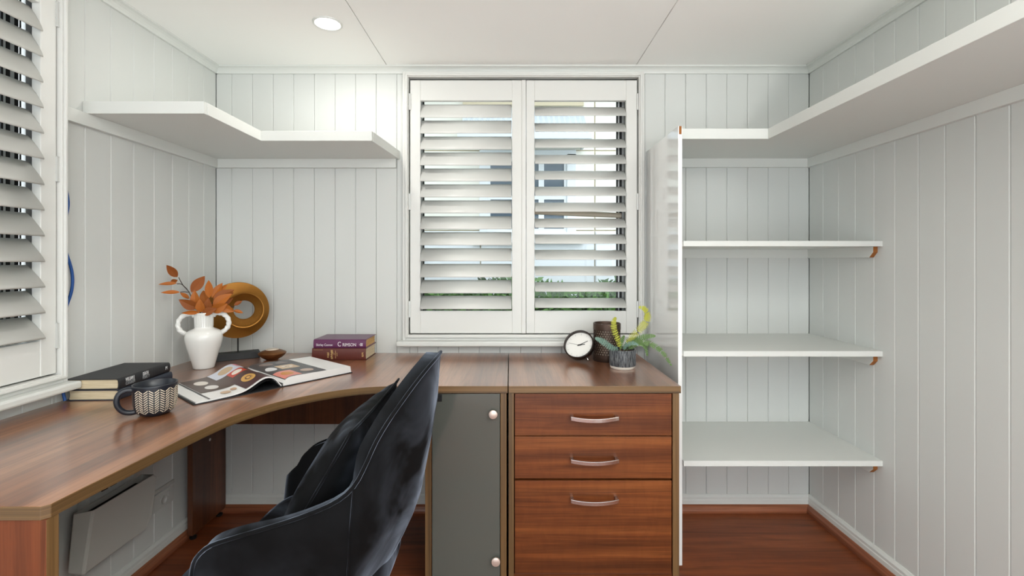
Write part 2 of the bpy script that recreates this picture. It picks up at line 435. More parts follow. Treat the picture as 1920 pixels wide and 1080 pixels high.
LOUVRES = {}
def louvre_mesh(ln):
    ln = round(ln, 4)
    if ln not in LOUVRES:
        mb = MB(); n = 14; prof = []
        for k in range(n):
            a = 2*PI*k/n; c = math.cos(a); s = math.sin(a)
            prof.append((.0445*math.copysign(abs(c)**.9, c), .0058*math.copysign(abs(s)**.85, s)))
        for x in (-ln/2, ln/2):
            for p, q in prof: mb.v.append((x, p, q))
        mb.face(list(range(n))); mb.face([n+i for i in range(n)][::-1])
        for i in range(n): mb.face([i, n+i, n+(i+1) % n, (i+1) % n])
        me = mb.mesh('louvre'); bm = bmesh.new(); bm.from_mesh(me); bmesh.ops.recalc_face_normals(bm, faces=bm.faces); bm.to_mesh(me); bm.free()
        for p in me.polygons: p.use_smooth = len(p.vertices) == 4
        me.materials.append(SHUT); LOUVRES[ln] = me
    return LOUVRES[ln]
def shutter(side, label, a0, a1, s0, s1, hinge_at, tilt, astragal=0, jitter=0, zoff=0):
    """one hinged panel between a0 and a1 with stiles s0, s1 wide"""
    M = Mwin(side); z0, z1 = WZ0+.005, WZ1-.011
    ro = thing('shutter_panel', label, 'shutter', tuple(M @ Vector(((a0+a1)/2, 2.235, z0))), 0 if side == 'back' else PI/2, 'plantation shutter panels')
    y0, y1 = 2.2215, 2.2485
    for (a, b) in ((a0, a0+s0), (a1-s1, a1)):
        part('stile', wbox(M, MB(), a, b, y0, y1, z0, z1), SHUT, ro, bevel=.002)
    l0, l1 = a0+s0, a1-s1
    part('top_rail', wbox(M, MB(), l0, l1, y0+.002, y1-.002, 1.938, z1), SHUT, ro, bevel=.001)
    part('bottom_rail', wbox(M, MB(), l0, l1, y0+.002, y1-.002, z0, .9462), SHUT, ro, bevel=.001)
    if astragal:
        part('meeting_strip', wbox(M, MB(), a1, a1+astragal, y0-.004, y1-.004, z0, z1), SHUT, ro, bevel=.002)
    for k, hz in enumerate((.955, 1.46, 1.93)):
        h = MB(); u = a0-.001 if hinge_at == 0 else a1+.001
        wbox(M, h, u-.004, u+.004, y0-.006, y0+.002, hz-.037, hz+.037)
        for q in (-.037, -.012, .012, .037): wbox(M, h, u-.0048, u+.0048, y0-.0068, y0+.002, hz+q-.0012, hz+q+.0012)
        part('hinge', h, HINGE, ro)
    me = louvre_mesh(l1-l0-.004)
    for k in range(13):
        o = bpy.data.objects.new('louvre', me); COL.objects.link(o); o.parent = ro
        z = .9855+.0755*k+zoff
        o.location = (((l0+l1)/2-(a0+a1)/2), 0, z-z0)
        o.rotation_euler = (R(tilt[0]+(tilt[1]-tilt[0])*k/12+random.uniform(-jitter, jitter)), 0, 0)
    return ro
shutter('back', 'louvred white shutter panel of the window above the desk, blades nearly shut', -.472, .053, .048, .0455, 0, (41, 60), .020, 1.0)
shutter('back', 'louvred white shutter panel above the clock and fern, blades tilted half open', .0745, .596, .0395, .051, 1, (26, 43), 0, .6, -.002)
mid = (LY0+LY1)/2
shutter('left', 'white louvred shutter panel beside the stack of black books, blades open', mid+.012, LY1-.004, .046, .048, 1, (46, 60), 0, .6)
shutter('left', 'white louvred shutter panel over the near end of the corner desk', LY0+.006, mid-.012, .048, .046, 0, (36, 50), .022, .6)

# ------------------------------------------------------------------ downlights
def downlight(x, y, label):
    r = thing('downlight', label, 'light', (x, y, ZC))
    part('trim_ring', MB().lathe([(.047, -.0005), (.047, -.004), (.052, -.005), (.0555, -.003), (.0560, .001)], 40, cap0=False, cap1=False), TRIMW, r, True, world=False)
    part('diffuser', MB().lathe([(.0005, -.0028), (.047, -.0028)], 40, cap0=False, cap1=False), LAMPE, r, world=False)
    L = bpy.data.lights.new('lamp', 'AREA'); L.shape = 'DISK'; L.size = .09; L.energy = DOWNLIGHT_W; L.color = (1, .975, .935)
    lo = bpy.data.objects.new('lamp', L); COL.objects.link(lo); lo.parent = r; lo.location = (0, 0, -.008)
downlight(-.706, 1.824, 'round white recessed downlight in the ceiling above the corner desk')
downlight(-.70, .15, 'round white recessed downlight in the ceiling near the doorway, by the shuttered side window')
downlight(.75, .15, 'round white recessed downlight in the ceiling near the doorway, by the long overhead shelf')

# uplighter added out of view behind the camera to brighten the ceiling
ul = thing('added_uplight', 'slim white uplighter added behind the camera to brighten the ceiling', 'lamp', (.80, -.40, 0))
part('base', MB().lathe([(.0005, 0), (.13, 0), (.13, .012), (.02, .022), (.012, .03)], 36, cap0=False), TRIMW, ul, 'auto', world=False)
part('pole', MB().tube([(0, 0, .02), (0, 0, 1.36)], .011, 12), TRIMW, ul, True, world=False)
part('shade', MB().lathe([(.012, 1.352), (.05, 1.362), (.10, 1.39), (.135, 1.43), (.133, 1.432), (.098, 1.394), (.05, 1.368), (.0005, 1.36)], 36, cap0=False, cap1=False), TRIMW, ul, 'auto', world=False)
_L = bpy.data.lights.new('lamp', 'AREA'); _L.shape = 'DISK'; _L.size = .12; _L.energy = FILL_UPLIGHT_W; _L.color = (1, .995, .985)
_o = bpy.data.objects.new('lamp', _L); COL.objects.link(_o); _o.parent = ul; _o.location = (0, 0, 1.42); _o.rotation_euler = (PI, 0, 0)

# ================================================================== SHELVES
def batten(root, axis, a0, a1, z1, h=.042, t=.018, side=1, chamfer=False, end_mat=True):
    """support batten under a shelf. axis 0: on back wall, axis 1: on side wall; near end raw and splayed when chamfer"""
    mb = MB()
    if axis == 0: mb.box(a0, a1, YB-t, YB, z1-h, z1)
    else:
        X0, X1 = (XL, XL+t) if side < 0 else (XR-t, XR)
        if chamfer:
            c = .020
            poly = [(a0, z1), (a0, z1-h+c), (a0+c, z1-h), (a1, z1-h), (a1, z1)]
            n = len(poly); b = 0
            for x in (X0, X1): mb.v += [(x, y, z) for y, z in poly]
            mb.face(list(range(n))[::-1]); mb.face([n+i for i in range(n)])
            for i in range(n): mb.face([i, (i+1) % n, n+(i+1) % n, n+i], 1 if i in (0, 1) else 0)
        else: mb.box(X0, X1, a0, a1, z1-h, z1)
    return part('batten', mb, [SHELFW, MDF], root, bevel=.001)

# L-shaped shelf over the desk
ls = thing('corner_shelf', 'white L-shaped corner shelf with deep front lip above the desk', 'shelf', (XL, YB, 1.6625))
part('shelf_board', MB().prism([(XL, YB), (XL, 1.545), (-1.003, 1.545), (-1.003, 1.892), (-.556, 1.892), (-.526, YB)], 1.6632, 1.682), SHELFW, ls)
lp = MB().box(XL, -1.0, 1.540, 1.556, 1.6625, 1.7025); part('front_lip', lp, SHELFW, ls, bevel=.0012)
part('front_lip', MB().box(-1.014, -.998, 1.556, 1.889, 1.6625, 1.7025), SHELFW, ls, bevel=.0012)
part('front_lip', MB().box(-1.014, -.5545, 1.8895, 1.9055, 1.6625, 1.7025), SHELFW, ls, bevel=.0012)
part('end_lip', MB().prism([(-.570, 1.9055), (-.553, 1.9055), (-.524, YB), (-.541, YB)], 1.6625, 1.7025), SHELFW, ls, bevel=.0012)
batten(ls, 0, XL+.018, -.540, 1.6632); batten(ls, 1, 1.466, YB, 1.6632, side=-1)

# long L-shaped shelf over the open bay
rs = thing('corner_shelf', 'long white overhead shelf turning the corner above the three open shelves', 'shelf', (XR, YB, 1.665))
part('shelf_board', MB().prism([(.661, YB), (.661, 1.880), (1.026, 1.880), (1.026, -.30), (XR, -.30), (XR, YB)], 1.6655, 1.684), SHELFW, rs)
part('front_lip', MB().box(.660, 1.024, 1.868, 1.884, 1.6645, 1.706), SHELFW, rs, bevel=.0012)
part('front_lip', MB().box(1.020, 1.036, -.30, 1.868, 1.6645, 1.706), SHELFW, rs, bevel=.0012)
batten(rs, 0, .661, XR-.018, 1.6655); batten(rs, 1, -.30, YB, 1.6655, side=1)

up = MB().box(.644, .660, 1.812, YB, .012, 1.700); part_up = link('side_panel', up.mesh('side_panel'), [LAMW, MDF], None, bevel=.001)
tag(part_up, 'tall glossy white upright panel between the drawers and the open shelves', 'panel')
part('raw_edge', MB().box(.6475, .6565, 1.8105, 1.812, 1.668, 1.699), MDF, part_up, world=False)

for z, lab in ((1.258, 'topmost of the three open white shelves, just under the overhead shelf'),
               (.838, 'middle one of the three open white shelves in the corner bay'),
               (.420, 'lowest of the three open white shelves, above bare floor')):
    sh = thing('wall_shelf', lab, 'shelf', (XR, YB, z), 0, 'open shelves in the corner bay')
    part('shelf_board', MB().box(.660, XR, 1.797, YB, z-.021, z), SHELFW, sh, bevel=.0012)
    batten(sh, 0, .660, XR-.018, z-.021); batten(sh, 1, 1.822, YB, z-.021, side=1, chamfer=True)

# ================================================================== DESK AND CABINETS
ZD = .746; TH = .025
dk = thing('corner_desk', 'walnut corner desk with a concave front edge and chamfered end', 'desk', (XL, YB, 0))
edge = crom([(-.822, .845), (-.818, .92), (-.812, 1.003), (-.805, 1.13), (-.797, 1.215), (-.783, 1.305), (-.760, 1.372), (-.718, 1.455), (-.664, 1.518), (-.599, 1.574), (-.524, 1.617), (-.440, 1.638), (-.3595, 1.641)], 44)
poly = [(-1.3955, YB-.003), (-1.3955, .835), (-.832, .835)] + [(p.x, p.y) for p in edge] + [(-.3595, YB-.003)]
part('desk_top', MB().prism(poly, ZD-TH, ZD, 0, 1), [WTOP, WEDGE], dk, bevel=.0012)
part('end_panel', MB().box(-1.392, -.824, .838, .862, .012, ZD-TH, 0, (0, 0, 0, 0, 1, 1)), [WEND, WEDGEV], dk, bevel=.001)
part('leg_panel', MB().box(-1.362, -1.340, 1.99, 2.222, .022, ZD-TH), WSIDE, dk, bevel=.001)
part('modesty_panel', MB().box(-1.340, -.384, 2.08, 2.098, .462, ZD-TH), WSIDE, dk, bevel=.001)
for x, y in ((-1.351, 2.01), (-1.351, 2.19)):
    part('levelling_foot', MB().lathe([(.012, 0), (.014, .004), (.014, .010), (.006, .013), (.006, .024)], 14, 0, (x, y, 0)), BLACKP, dk, 'auto')
part('cam_cap', MB().lathe([(.0065, 0), (.0065, .001), (.003, .0012), (.0025, .0004)], 14, 0, (0, 0, 0), M=Matrix.Translation((-1.340, 2.105, .385)) @ Matrix.Rotation(PI/2, 4, 'Y')), INKW, dk)
for y in (.838,):
    for x in (-1.35, -.86):
        part('levelling_foot', MB().lathe([(.011, 0), (.012, .012)], 12, 0, (x, .85, 0)), BLACKP, dk)

# cupboard with a smoked glass door
cu = thing('cupboard', 'narrow walnut cupboard with a smoked glass door between desk and drawers', 'cabinet', (-.155, YB, 0))
FY = 1.641
part('top', MB().box(-.3565, -.0095, FY, YB-.003, ZD-TH, ZD, 0, (0, 0, 1, 0, 0, 0)), [WTOP, WEDGE], cu, bevel=.0012)
for x0, x1 in ((-.2975, -.2755), (-.0345, -.0135)):
    part('side_panel', MB().box(x0, x1, FY+.004, YB-.02, .008, ZD-TH, 0, (0, 0, 1, 0, 0, 0)), [WSIDE, WEDGEV], cu, bevel=.0008)
part('back_panel', MB().box(-.2755, -.0345, YB-.03, YB-.02, .03, ZD-TH), WSIDE, cu)
part('base_panel', MB().box(-.2755, -.0345, FY+.025, YB-.03, .04, .06), WSIDE, cu)
for z in (.28, .50): part('inner_shelf', MB().box(-.2755, -.0345, FY+.05, YB-.03, z, z+.018), WSIDE, cu)
gd = part('glass_door', MB().box(-.2735, -.0365, FY+.007, FY+.012, .030, ZD-TH-.003), GLASSD, cu, bevel=.001)
for x, z in ((-.060, .650), (-.0505, .140)):
    part('knob', MB().lathe([(.005, .0), (.005, .010), (.0145, .012), (.0155, .015), (.0150, .019), (.0125, .0205)], 24, 0, M=Matrix.Translation((x, FY+.0075, z)) @ Matrix.Rotation(PI/2, 4, 'X')), KNOB, gd, 'auto')
for z in (.704, .07):
    part('hinge', MB().box(-.2735, -.2385, FY+.001, FY+.0072, z-.012, z+.012), BLACKP, gd, bevel=.001)

# drawer pedestal
dp = thing('drawer_pedestal', 'walnut pedestal of three drawers with bowed metal handles', 'cabinet', (.294, YB, 0))
part('top', MB().box(-.0065, .5935, FY, YB-.003, ZD-TH, ZD, 0, (0, 0, 1, 0, 1, 1)), [WTOP, WEDGE], dp, bevel=.0012)
for x0, x1 in ((-.0065, .0125), (.5655, .5885)):
    part('side_panel', MB().box(x0, x1, FY+.004, YB-.02, .008, ZD-TH, 0, (0, 0, 1, 0, 0, 0)), [WSIDE, WEDGEV], dp, bevel=.0008)
part('back_panel', MB().box(.0125, .5655, YB-.03, YB-.02, .03, ZD-TH), WSIDE, dp)
part('plinth', MB().box(.0125, .5655, FY+.010, FY+.028, .008, .088, 0, (0, 0, 0, 0, 0, 0)), WFRONT, dp, bevel=.001)
for z0, z1, hz in ((.5725, .7185, .640), (.4235, .5695, .4935), (.0925, .4155, .356)):
    d = part('drawer_front', MB().box(.0155, .5615, FY+.003, FY+.021, z0, z1), WFRONT, dp, bevel=.0008)
    part('drawer_box', MB().box(.03, .55, FY+.021, YB-.06, z0+.015, z1-.03), WSIDE, d)
    h = MB(); x0, x1 = .2075, .3725                      # bowed flat bar on two posts
    n = 14
    def bow(i): t = i/n*2-1; return (x0+(x1-x0)*i/n, .026*(1-.30*t*t)+.004, -.006*(1-t*t))
    for i in range(n+1):
        x, o, dz = bow(i); y = FY+.003-o
        for (yy, zz) in ((y-.003, hz+dz-.0065), (y-.003, hz+dz+.0065), (y+.003, hz+dz+.0065), (y+.003, hz+dz-.0065)): h.v.append((x, yy, zz))
    for i in range(n):
        for k in range(4): a, b = i*4+k, i*4+(k+1) % 4; h.face([a, b, b+4, a+4])
    h.face([0, 3, 2, 1]); h.face([n*4, n*4+1, n*4+2, n*4+3])
    for xx in (x0, x1-.011): h.box(xx, xx+.011, FY-.020, FY+.003, hz-.0045, hz+.0055)
    part('handle', h, CHROME, d, bevel=.0008)

# ================================================================== CHAIR
CY = 1.28
ch = thing('tub_chair', 'black velvet tub chair with curved back and arms pulled up to the desk', 'chair', (-.45, CY, 0))
half = [(-.193, 0, .926), (-.196, .05, .923), (-.209, .095, .909), (-.229, .145, .884), (-.249, .186, .856), (-.272, .224, .822), (-.294, .252, .782), (-.312, .269, .738), (-.334, .279, .698),
        (-.372, .284, .668), (-.44, .287, .640), (-.52, .286, .614), (-.59, .283, .592), (-.638, .279, .574), (-.668, .274, .548), (-.682, .268, .518), (-.689, .262, .47), (-.690, .255, .42)]
full = [(x, -b, h) for x, b, h in half[::-1]] + half[1:]
NU, NV = 84, 15
rimp = crom(full, NU)
lean = [(.33, -.165), (.40, -.119), (.486, -.075), (.544, -.054), (.66, -.032), (.79, -.010), (.93, 0)]
lat = [(.33, -.140), (.37, -.098), (.43, -.052), (.50, -.020), (.60, 0)]
ZB = .325
def shell(u, v, inset=0.0):
    p = rimp[min(int(round(u*(NU-1))), NU-1)]
    z = ZB+(p.z-ZB)*v
    wbk = max(0, min(1, (p.x+.365)/.17))**.45
    x = p.x+wbk*(interp(lean, z)-interp(lean, p.z))
    s = p.y/.287
    y = p.y+s*(interp(lat, z)-interp(lat, p.z))
    fr = max(0, min(1, (-p.x-.60)/.09)); x += fr*.05*(1-v)**2
    return (x, CY+y, z)
sb = MB().grid(shell, NU, NV)
so = part('shell', sb, VELVET, ch, True)
md = so.modifiers.new('thickness', 'SOLIDIFY'); md.thickness = .040; md.offset = -1.0
bv = so.modifiers.new('round', 'BEVEL'); bv.width = .014; bv.segments = 4; bv.limit_method = 'ANGLE'; bv.angle_limit = R(60)
part('piping', MB().tube([(p.x, CY+p.y, p.z+.002) for p in rimp], .0048, 7), VELVET, ch, True)
for sgn in (-1, 1):     # seam where side panel meets back panel
    k = [i for i in range(NU) if rimp[i].y*sgn > .277 and rimp[i].x > -.36]
    u = k[len(k)//2]/(NU-1)
    part('seam', MB().tube([(lambda q: (q[0]+.001, q[1]+sgn*.0006, q[2]))(shell(u, t/14)) for t in range(1, 15)], .0022, 5), VELVET, ch, True)
def seat_fn(u, v):      # rounded seat pad, plan follows the shell
    a = 2*PI*u; c, s = math.cos(a), math.sin(a)
    px = math.copysign(abs(c)**.45, c); py = math.copysign(abs(s)**.45, s)
    b = v*2-1
    r = (1-abs(b)**6)**(1/4) if abs(b) < 1 else 0
    hw = .238-.062*max(0, px)
    zz = .395+.068*math.copysign(abs(b)**.9, b)+.010*r*0
    return (-.516+px*.200*(.15+.85*r), CY+py*hw*(.15+.85*r), zz+(.004*math.cos(px*1.5) if b > 0 else 0))
st = MB().grid(seat_fn, 64, 17, closed_u=True)
st.face([i*17 for i in range(64)][::-1]); st.face([i*17+16 for i in range(64)])
part('seat', st, VELVET, ch, True)
for sx, sy in ((-1, -1), (-1, 1), (1, -1), (1, 1)):
    part('leg', MB().tube([(-.50+sx*.09, CY+sy*.13, .345), (-.50+sx*.112, CY+sy*.16, .17), (-.50+sx*.132, CY+sy*.19, .0)], [.018, .0145, .010], 12), CHLEG, ch, True)
part('under_frame', MB().box(-.64, -.37, CY-.15, CY+.15, .318, .345), CHLEG, ch, bevel=.004)

# cushion leaning on the chair back
def cushion():
    a = .203; N = 27
    th = R(31)
    M = Matrix.Translation((-.452, CY-.025, .637)) @ Matrix.Rotation(th, 4, 'Y') @ Matrix.Rotation(R(3), 4, 'X')
    ro = thing('cushion', 'black velvet scatter cushion leaning against the chair back', 'cushion', M=M)
    def half_(sg):
        def fn(u, v):
            p, q = u*2-1, v*2-1
            e = max(0, (1-p**2))*max(0, (1-q**2))
            t = .066*e**.5
            rip = .0035*math.sin(q*26+p*3)*max(0, abs(p)**4)*(1-abs(q)**6)+.0035*math.sin(p*23+q*2)*max(0, abs(q)**4)*(1-abs(p)**6)
            rip += .003*math.sin(5*p+3*q)*e
            y = p*a*(1-.075*(1-q*q)); z = q*a*(1-.075*(1-p*p))
            return (sg*(t+(rip if e > 0 else 0)), y, z)
        return fn
    mb = MB().grid(half_(-1), N, N, flip=True).grid(half_(1), N, N)
    me = mb.mesh('cover'); bm = bmesh.new(); bm.from_mesh(me); bmesh.ops.remove_doubles(bm, verts=bm.verts, dist=.0004); bmesh.ops.recalc_face_normals(bm, faces=bm.faces); bm.to_mesh(me); bm.free()
    c = link('cover', me, VELVETC, ro, True); s = c.modifiers.new('sub', 'SUBSURF'); s.levels = s.render_levels = 1
    ring = []
    for k in range(80):
        t = k/20; i = int(t) % 4; f = (t % 1)*2-1
        p, q = ((f, -1), (1, f), (-f, 1), (-1, -f))[i]
        ring.append((0, p*a*(1-.075*(1-q*q)), q*a*(1-.075*(1-p*p))))
    part('seam_edge', MB().tube(ring, .0032, 6, closed=True), VELVETC, ro, True, world=False)
cushion()

# ================================================================== BOOKS
def closed_book(name, label, M, w, l, h, cover, page, group=None):
    """lies flat: spine along local +x side... local x = width (spine at x=w/2), y = height of the book, z up"""
    ro = thing(name, label, 'book', M=M, group=group)
    t = .0026; mb = MB(); hw, hl = w/2, l/2
    mb.box(-hw, hw-.004, -hl, hl, 0, t).box(-hw, hw-.004, -hl, hl, h-t, h)
    n = 10; arc = []
    for k in range(n+1):
        a = -PI/2+PI*k/n; arc.append((hw-.005+.0075*math.cos(a)**.7 if abs(math.cos(a)) > 1e-6 else hw-.005, h/2+h/2*math.sin(a)))
    inner = [(x-t, h/2+(z-h/2)*(1-2*t/h)) for x, z in arc][::-1]
    pr = arc+inner; b = len(mb.v); m_ = len(pr)
    for y in (-hl, hl): mb.v += [(x, y, z) for x, z in pr]
    for i in range(m_): j = (i+1) % m_; mb.face([b+i, b+j, b+m_+j, b+m_+i])
    for i in range(n):
        mb.face([b+i, b+m_-1-i, b+m_-2-i, b+i+1]); mb.face([b+m_+i, b+m_+i+1, b+2*m_-2-i, b+2*m_-1-i])
    me = mb.mesh('cover'); bm = bmesh.new(); bm.from_mesh(me); bmesh.ops.recalc_face_normals(bm, faces=bm.faces); bm.to_mesh(me); bm.free()
    link('cover', me, cover, ro, 'auto')
    pb = MB(); e = .0045
    k2 = 6; prof = [(-hw+e+.003*math.sin(PI*k/k2), t+(h-2*t)*k/k2) for k in range(k2+1)] + [(hw-.0055, h-t), (hw-.0055, t)]
    b = 0; m_ = len(prof)
    for y in (-hl+e, hl-e): pb.v += [(x, y, z) for x, z in prof]
    pb.face(list(range(m_))); pb.face([m_+i for i in range(m_)][::-1])
    for i in range(m_): j = (i+1) % m_; pb.face([i, j, m_+j, m_+i])
    me = pb.mesh('page_block'); bm = bmesh.new(); bm.from_mesh(me); bmesh.ops.recalc_face_normals(bm, faces=bm.faces); bm.to_mesh(me); bm.free()
    link('page_block', me, page, ro)
    return ro
def spine_text(ro, s, y, z, size, w, material, sx=1.0, shear=0, rot=0):
    """lettering on the spine, reading along +y with its top towards +z"""
    M = Matrix.Translation((w/2+.0028, y, z)) @ Matrix.Rotation(PI/2, 4, 'Z') @ Matrix.Rotation(PI/2, 4, 'X') @ Matrix.Rotation(rot, 4, 'Z')
    link('lettering', text_mesh(s, size, .0003, sx, shear, M=M), material, ro)
def xf(x, y, z, rz): return Matrix.Translation((x, y, z)) @ Matrix.Rotation(rz, 4, 'Z')
b1 = closed_book('hardback_book', 'navy hardback with cream pages, under the black book by the side window', xf(-1.306, 1.592, ZD, R(2)), .158, .244, .0335, COVNAVY, PAGE, 'hardbacks stacked on the desk')
spine_text(b1, 'THE', -.035, .017, .020, .158, INKGOLD, .8)
b2 = closed_book('hardback_book', 'black hardback with silver spine lettering, on top of the navy book', xf(-1.309, 1.589, ZD+.0337, R(3)), .158, .240, .0335, COVBLK, PAGE, 'hardbacks stacked on the desk')
for s, y, z, k, m_ in (('WILLIAM J', -.075, .0235, .0165, INKW), ('COUGHLIN', -.073, .0115, .0155, INKG), ('DEATH', -.005, .0235, .0165, INKW), ('PENALTY', -.003, .0115, .0155, INKG)):
    spine_text(b2, s, y, z, k, .158, m_, .50)
spine_text(b2, 'M', .098, .018, .017, .158, INKW, .8, 0, 0)
RB = -PI/2
b3 = closed_book('hardback_book', 'maroon hardback with gilt spine marks, under the purple book at the back wall', xf(-.752, 2.148, ZD, RB), .155, .236, .0525, COVRED, PAGE, 'hardbacks stacked on the desk')
gl = MB()
random.seed(3)
for (y, z0, z1, wd, k) in ((-.052, .012, .036, .010, 9), (-.036, .006, .046, .010, 12), (-.022, .024, .032, .003, 4), (-.016, .008, .044, .003, 14), (-.009, .018, .034, .003, 6), (.100, .016, .036, .009, 7)):
    for i in range(k):
        za = z0+(z1-z0)*i/k; zb = za+(z1-z0)/k*random.uniform(.45, .8)
        ya = y+random.uniform(0, .25)*wd; gl.box(.0797, .0806, ya, ya+wd*random.uniform(.55, .95), za, zb)
o = part('gilt_marks', gl, INKGOLD, b3, world=False); o['kind'] = 'stuff'
part('gilt_rule', MB().box(.0792, .0798, -.110, -.070, .0455, .0462), INKGOLD, b3, world=False)
b4 = closed_book('hardback_book', 'purple dust-jacketed novel on top of the maroon book', xf(-.748, 2.146, ZD+.0527, RB), .152, .230, .0385, COVPUR, PAGE2, 'hardbacks stacked on the desk')
spine_text(b4, 'Shirley Conran', -.067, .0150, .0150, .152, INKW, .80)
spine_text(b4, 'C', -.0015, .0175, .029, .152, INKW, .78)
spine_text(b4, 'RIMSON', .0425, .0150, .0200, .152, INKW, .82)
pm = MB()
for k, y in enumerate((.086, .0905, .0945, .0985)): pm.box(.0781, .0788, y, y+(.002 if k else .001), .010+(.003 if k == 0 else 0), .023-(.004 if k == 0 else 0))
part('publisher_mark', pm, INKW, b4, world=False)

# open picture book
def open_book():
    M = xf(-.905, 1.726, ZD, R(51))
    ro = thing('open_book', 'large picture book lying open on the desk', 'book', M=M)
    L, Wd = .262, .152
    def h(u):                      # height of the top page over the table, u along the spread
        if u < 0:
            t = -u/L; return .004+.003+.034*math.exp(-((t-.20)/.20)**2)*(1 if t > .0 else 1)-.020*math.exp(-(t/.07)**2)+.005*(1-t)
        t = u/L; return .010+.022*(1-.28*t)*(1-math.exp(-(t/.05)**1.2))
    def hl(u):                     # underside of the lifted left leaves
        t = -u/L; return max(.004, h(u)-.004-.0*t)
    cv = MB(); cv.box(-L-.006, -.014, -Wd-.004, Wd+.004, 0, .003).box(-.014, .014, -Wd-.004, Wd+.004, 0, .002).box(.014, L+.006, -Wd-.004, Wd+.004, 0, .003)
    part('cover', cv, COVBLK, ro, world=False)
    nn = 90
    lb = MB()                      # left leaves: thin arched stack
    def lft(u, v): x = -.004-u*(L-.004); return (x, -Wd+2*Wd*v, h(x))
    def lfb(u, v): x = -.004-u*(L-.004); return (x, -Wd+2*Wd*v, max(.0032, h(x)-.0045))
    lb.grid(lft, nn, 2, flip=True).grid(lfb, nn, 2)
    for k in range(nn-1):
        a = k*2; c = nn*2+k*2
        lb.face([a, a+2, c+2, c]); lb.face([a+1, c+1, c+3, a+3])
    part('left_leaves', lb, PAPER, ro, world=False)
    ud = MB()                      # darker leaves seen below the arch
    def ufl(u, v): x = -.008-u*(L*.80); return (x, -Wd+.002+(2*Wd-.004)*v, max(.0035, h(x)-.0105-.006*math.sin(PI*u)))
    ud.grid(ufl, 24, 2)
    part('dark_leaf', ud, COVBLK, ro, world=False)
    rb = MB()
    def rt(u, v): x = .002+u*(L-.002); return (x, -Wd+2*Wd*v, h(x))
    def rbm(u, v): x = .002+u*(L+.004-.002); return (x, -Wd+2*Wd*v, .0032)
    rb.grid(rt, nn, 2).grid(rbm, nn, 2, flip=True)
    for k in range(nn-1):
        a = k*2; c = nn*2+k*2
        rb.face([a+2, a, c, c+2]); rb.face([a+1, a+3, c+3, c+1])
    a, c = (nn-1)*2, nn*2+(nn-1)*2; rb.face([a, a+1, c+1, c][::-1])
    part('right_leaves', rb, PAPER, ro, world=False)
    def patch(u0, u1, v0, v1, rgb, lift=.0005, ell=False, rough=.3):
        mb = MB()
        if ell:
            n = 22; uc, vc = (u0+u1)/2, (v0+v1)/2
            mb.v.append((uc, vc, h(uc)+lift+.0008))
            for r_ in (.5, 1):
                for k in range(n):
                    x = uc+(u1-u0)/2*r_*math.cos(2*PI*k/n); y = vc+(v1-v0)/2*r_*math.sin(2*PI*k/n); mb.v.append((x, y, h(x)+lift+.0008))
            for k in range(n):
                k2 = (k+1) % n; mb.face([0, 1+k, 1+k2]); mb.face([1+k, 1+n+k, 1+n+k2, 1+k2])
        else:
            mb.grid(lambda a_, b_: (u0+(u1-u0)*a_, v0+(v1-v0)*b_, h(u0+(u1-u0)*a_)+lift+.0008), 40, 2)
        key = 'print_%d_%d_%d' % rgb
        m_ = bpy.data.materials.get(key) or mat(key, rgb, rough)
        part('printed_picture', mb, m_, ro, True, world=False)
    l1, l2 = .0005, .0009
    # left page
    patch(-.226, -.221, -Wd+.001, Wd-.001, (40, 40, 42))
    patch(-.218, -.008, -.060, .150, (70, 50, 42), .0004)
    patch(-.118, -.020, -.148, -.020, (62, 36, 40), .0006)
    patch(-.132, -.020, .060, .150, (206, 210, 222), .0006); patch(-.050, -.012, .100, .150, (214, 120, 140), .0008)
    patch(-.100, -.052, .005, .062, (196, 62, 40), .0008)
    patch(-.046, -.010, -.060, .005, (222, 218, 214), .0008)
    patch(-.040, -.008, .010, .095, (84, 56, 50), .0008)
    for (u0, u1, v0, v1, c) in ((-.196, -.156, .040, .105, (226, 218, 208)), (-.190, -.152, -.040, .018, (228, 224, 220)), (-.110, -.065, .075, .135, (196, 168, 130)),
                                (-.092, -.060, .014, .052, (232, 222, 208)), (-.100, -.062, -.110, -.040, (206, 160, 84)), (-.092, -.070, -.095, -.055, (92, 56, 44)), (-.086, -.076, -.085, -.065, (214, 172, 96)),
                                (-.180, -.150, -.130, -.095, (206, 178, 150)), (-.146, -.128, -.115, -.085, (196, 160, 130)), (-.036, -.016, .020, .070, (206, 186, 168))):
        patch(u0, u1, v0, v1, c, .0011, True)
    # right page
    patch(.010, .165, -.148, .150, (76, 76, 78), .0004)
    patch(.012, .074, -.145, -.050, (222, 140, 126), .0006); patch(.062, .130, -.020, .050, (214, 186, 150), .0006)
    for (u0, u1, v0, v1, c) in ((.022, .062, -.125, -.070, (206, 140, 62)), (.076, .116, -.005, .036, (236, 226, 212)), (.086, .106, .005, .026, (190, 150, 104)), (.094, .140, -.120, -.070, (190, 166, 150)),
                                (.016, .052, -.020, .040, (230, 230, 230)), (.030, .080, .075, .125, (140, 126, 120)), (.090, .140, .080, .120, (128, 120, 118))):
        patch(u0, u1, v0, v1, c, .0011, True)
open_book()

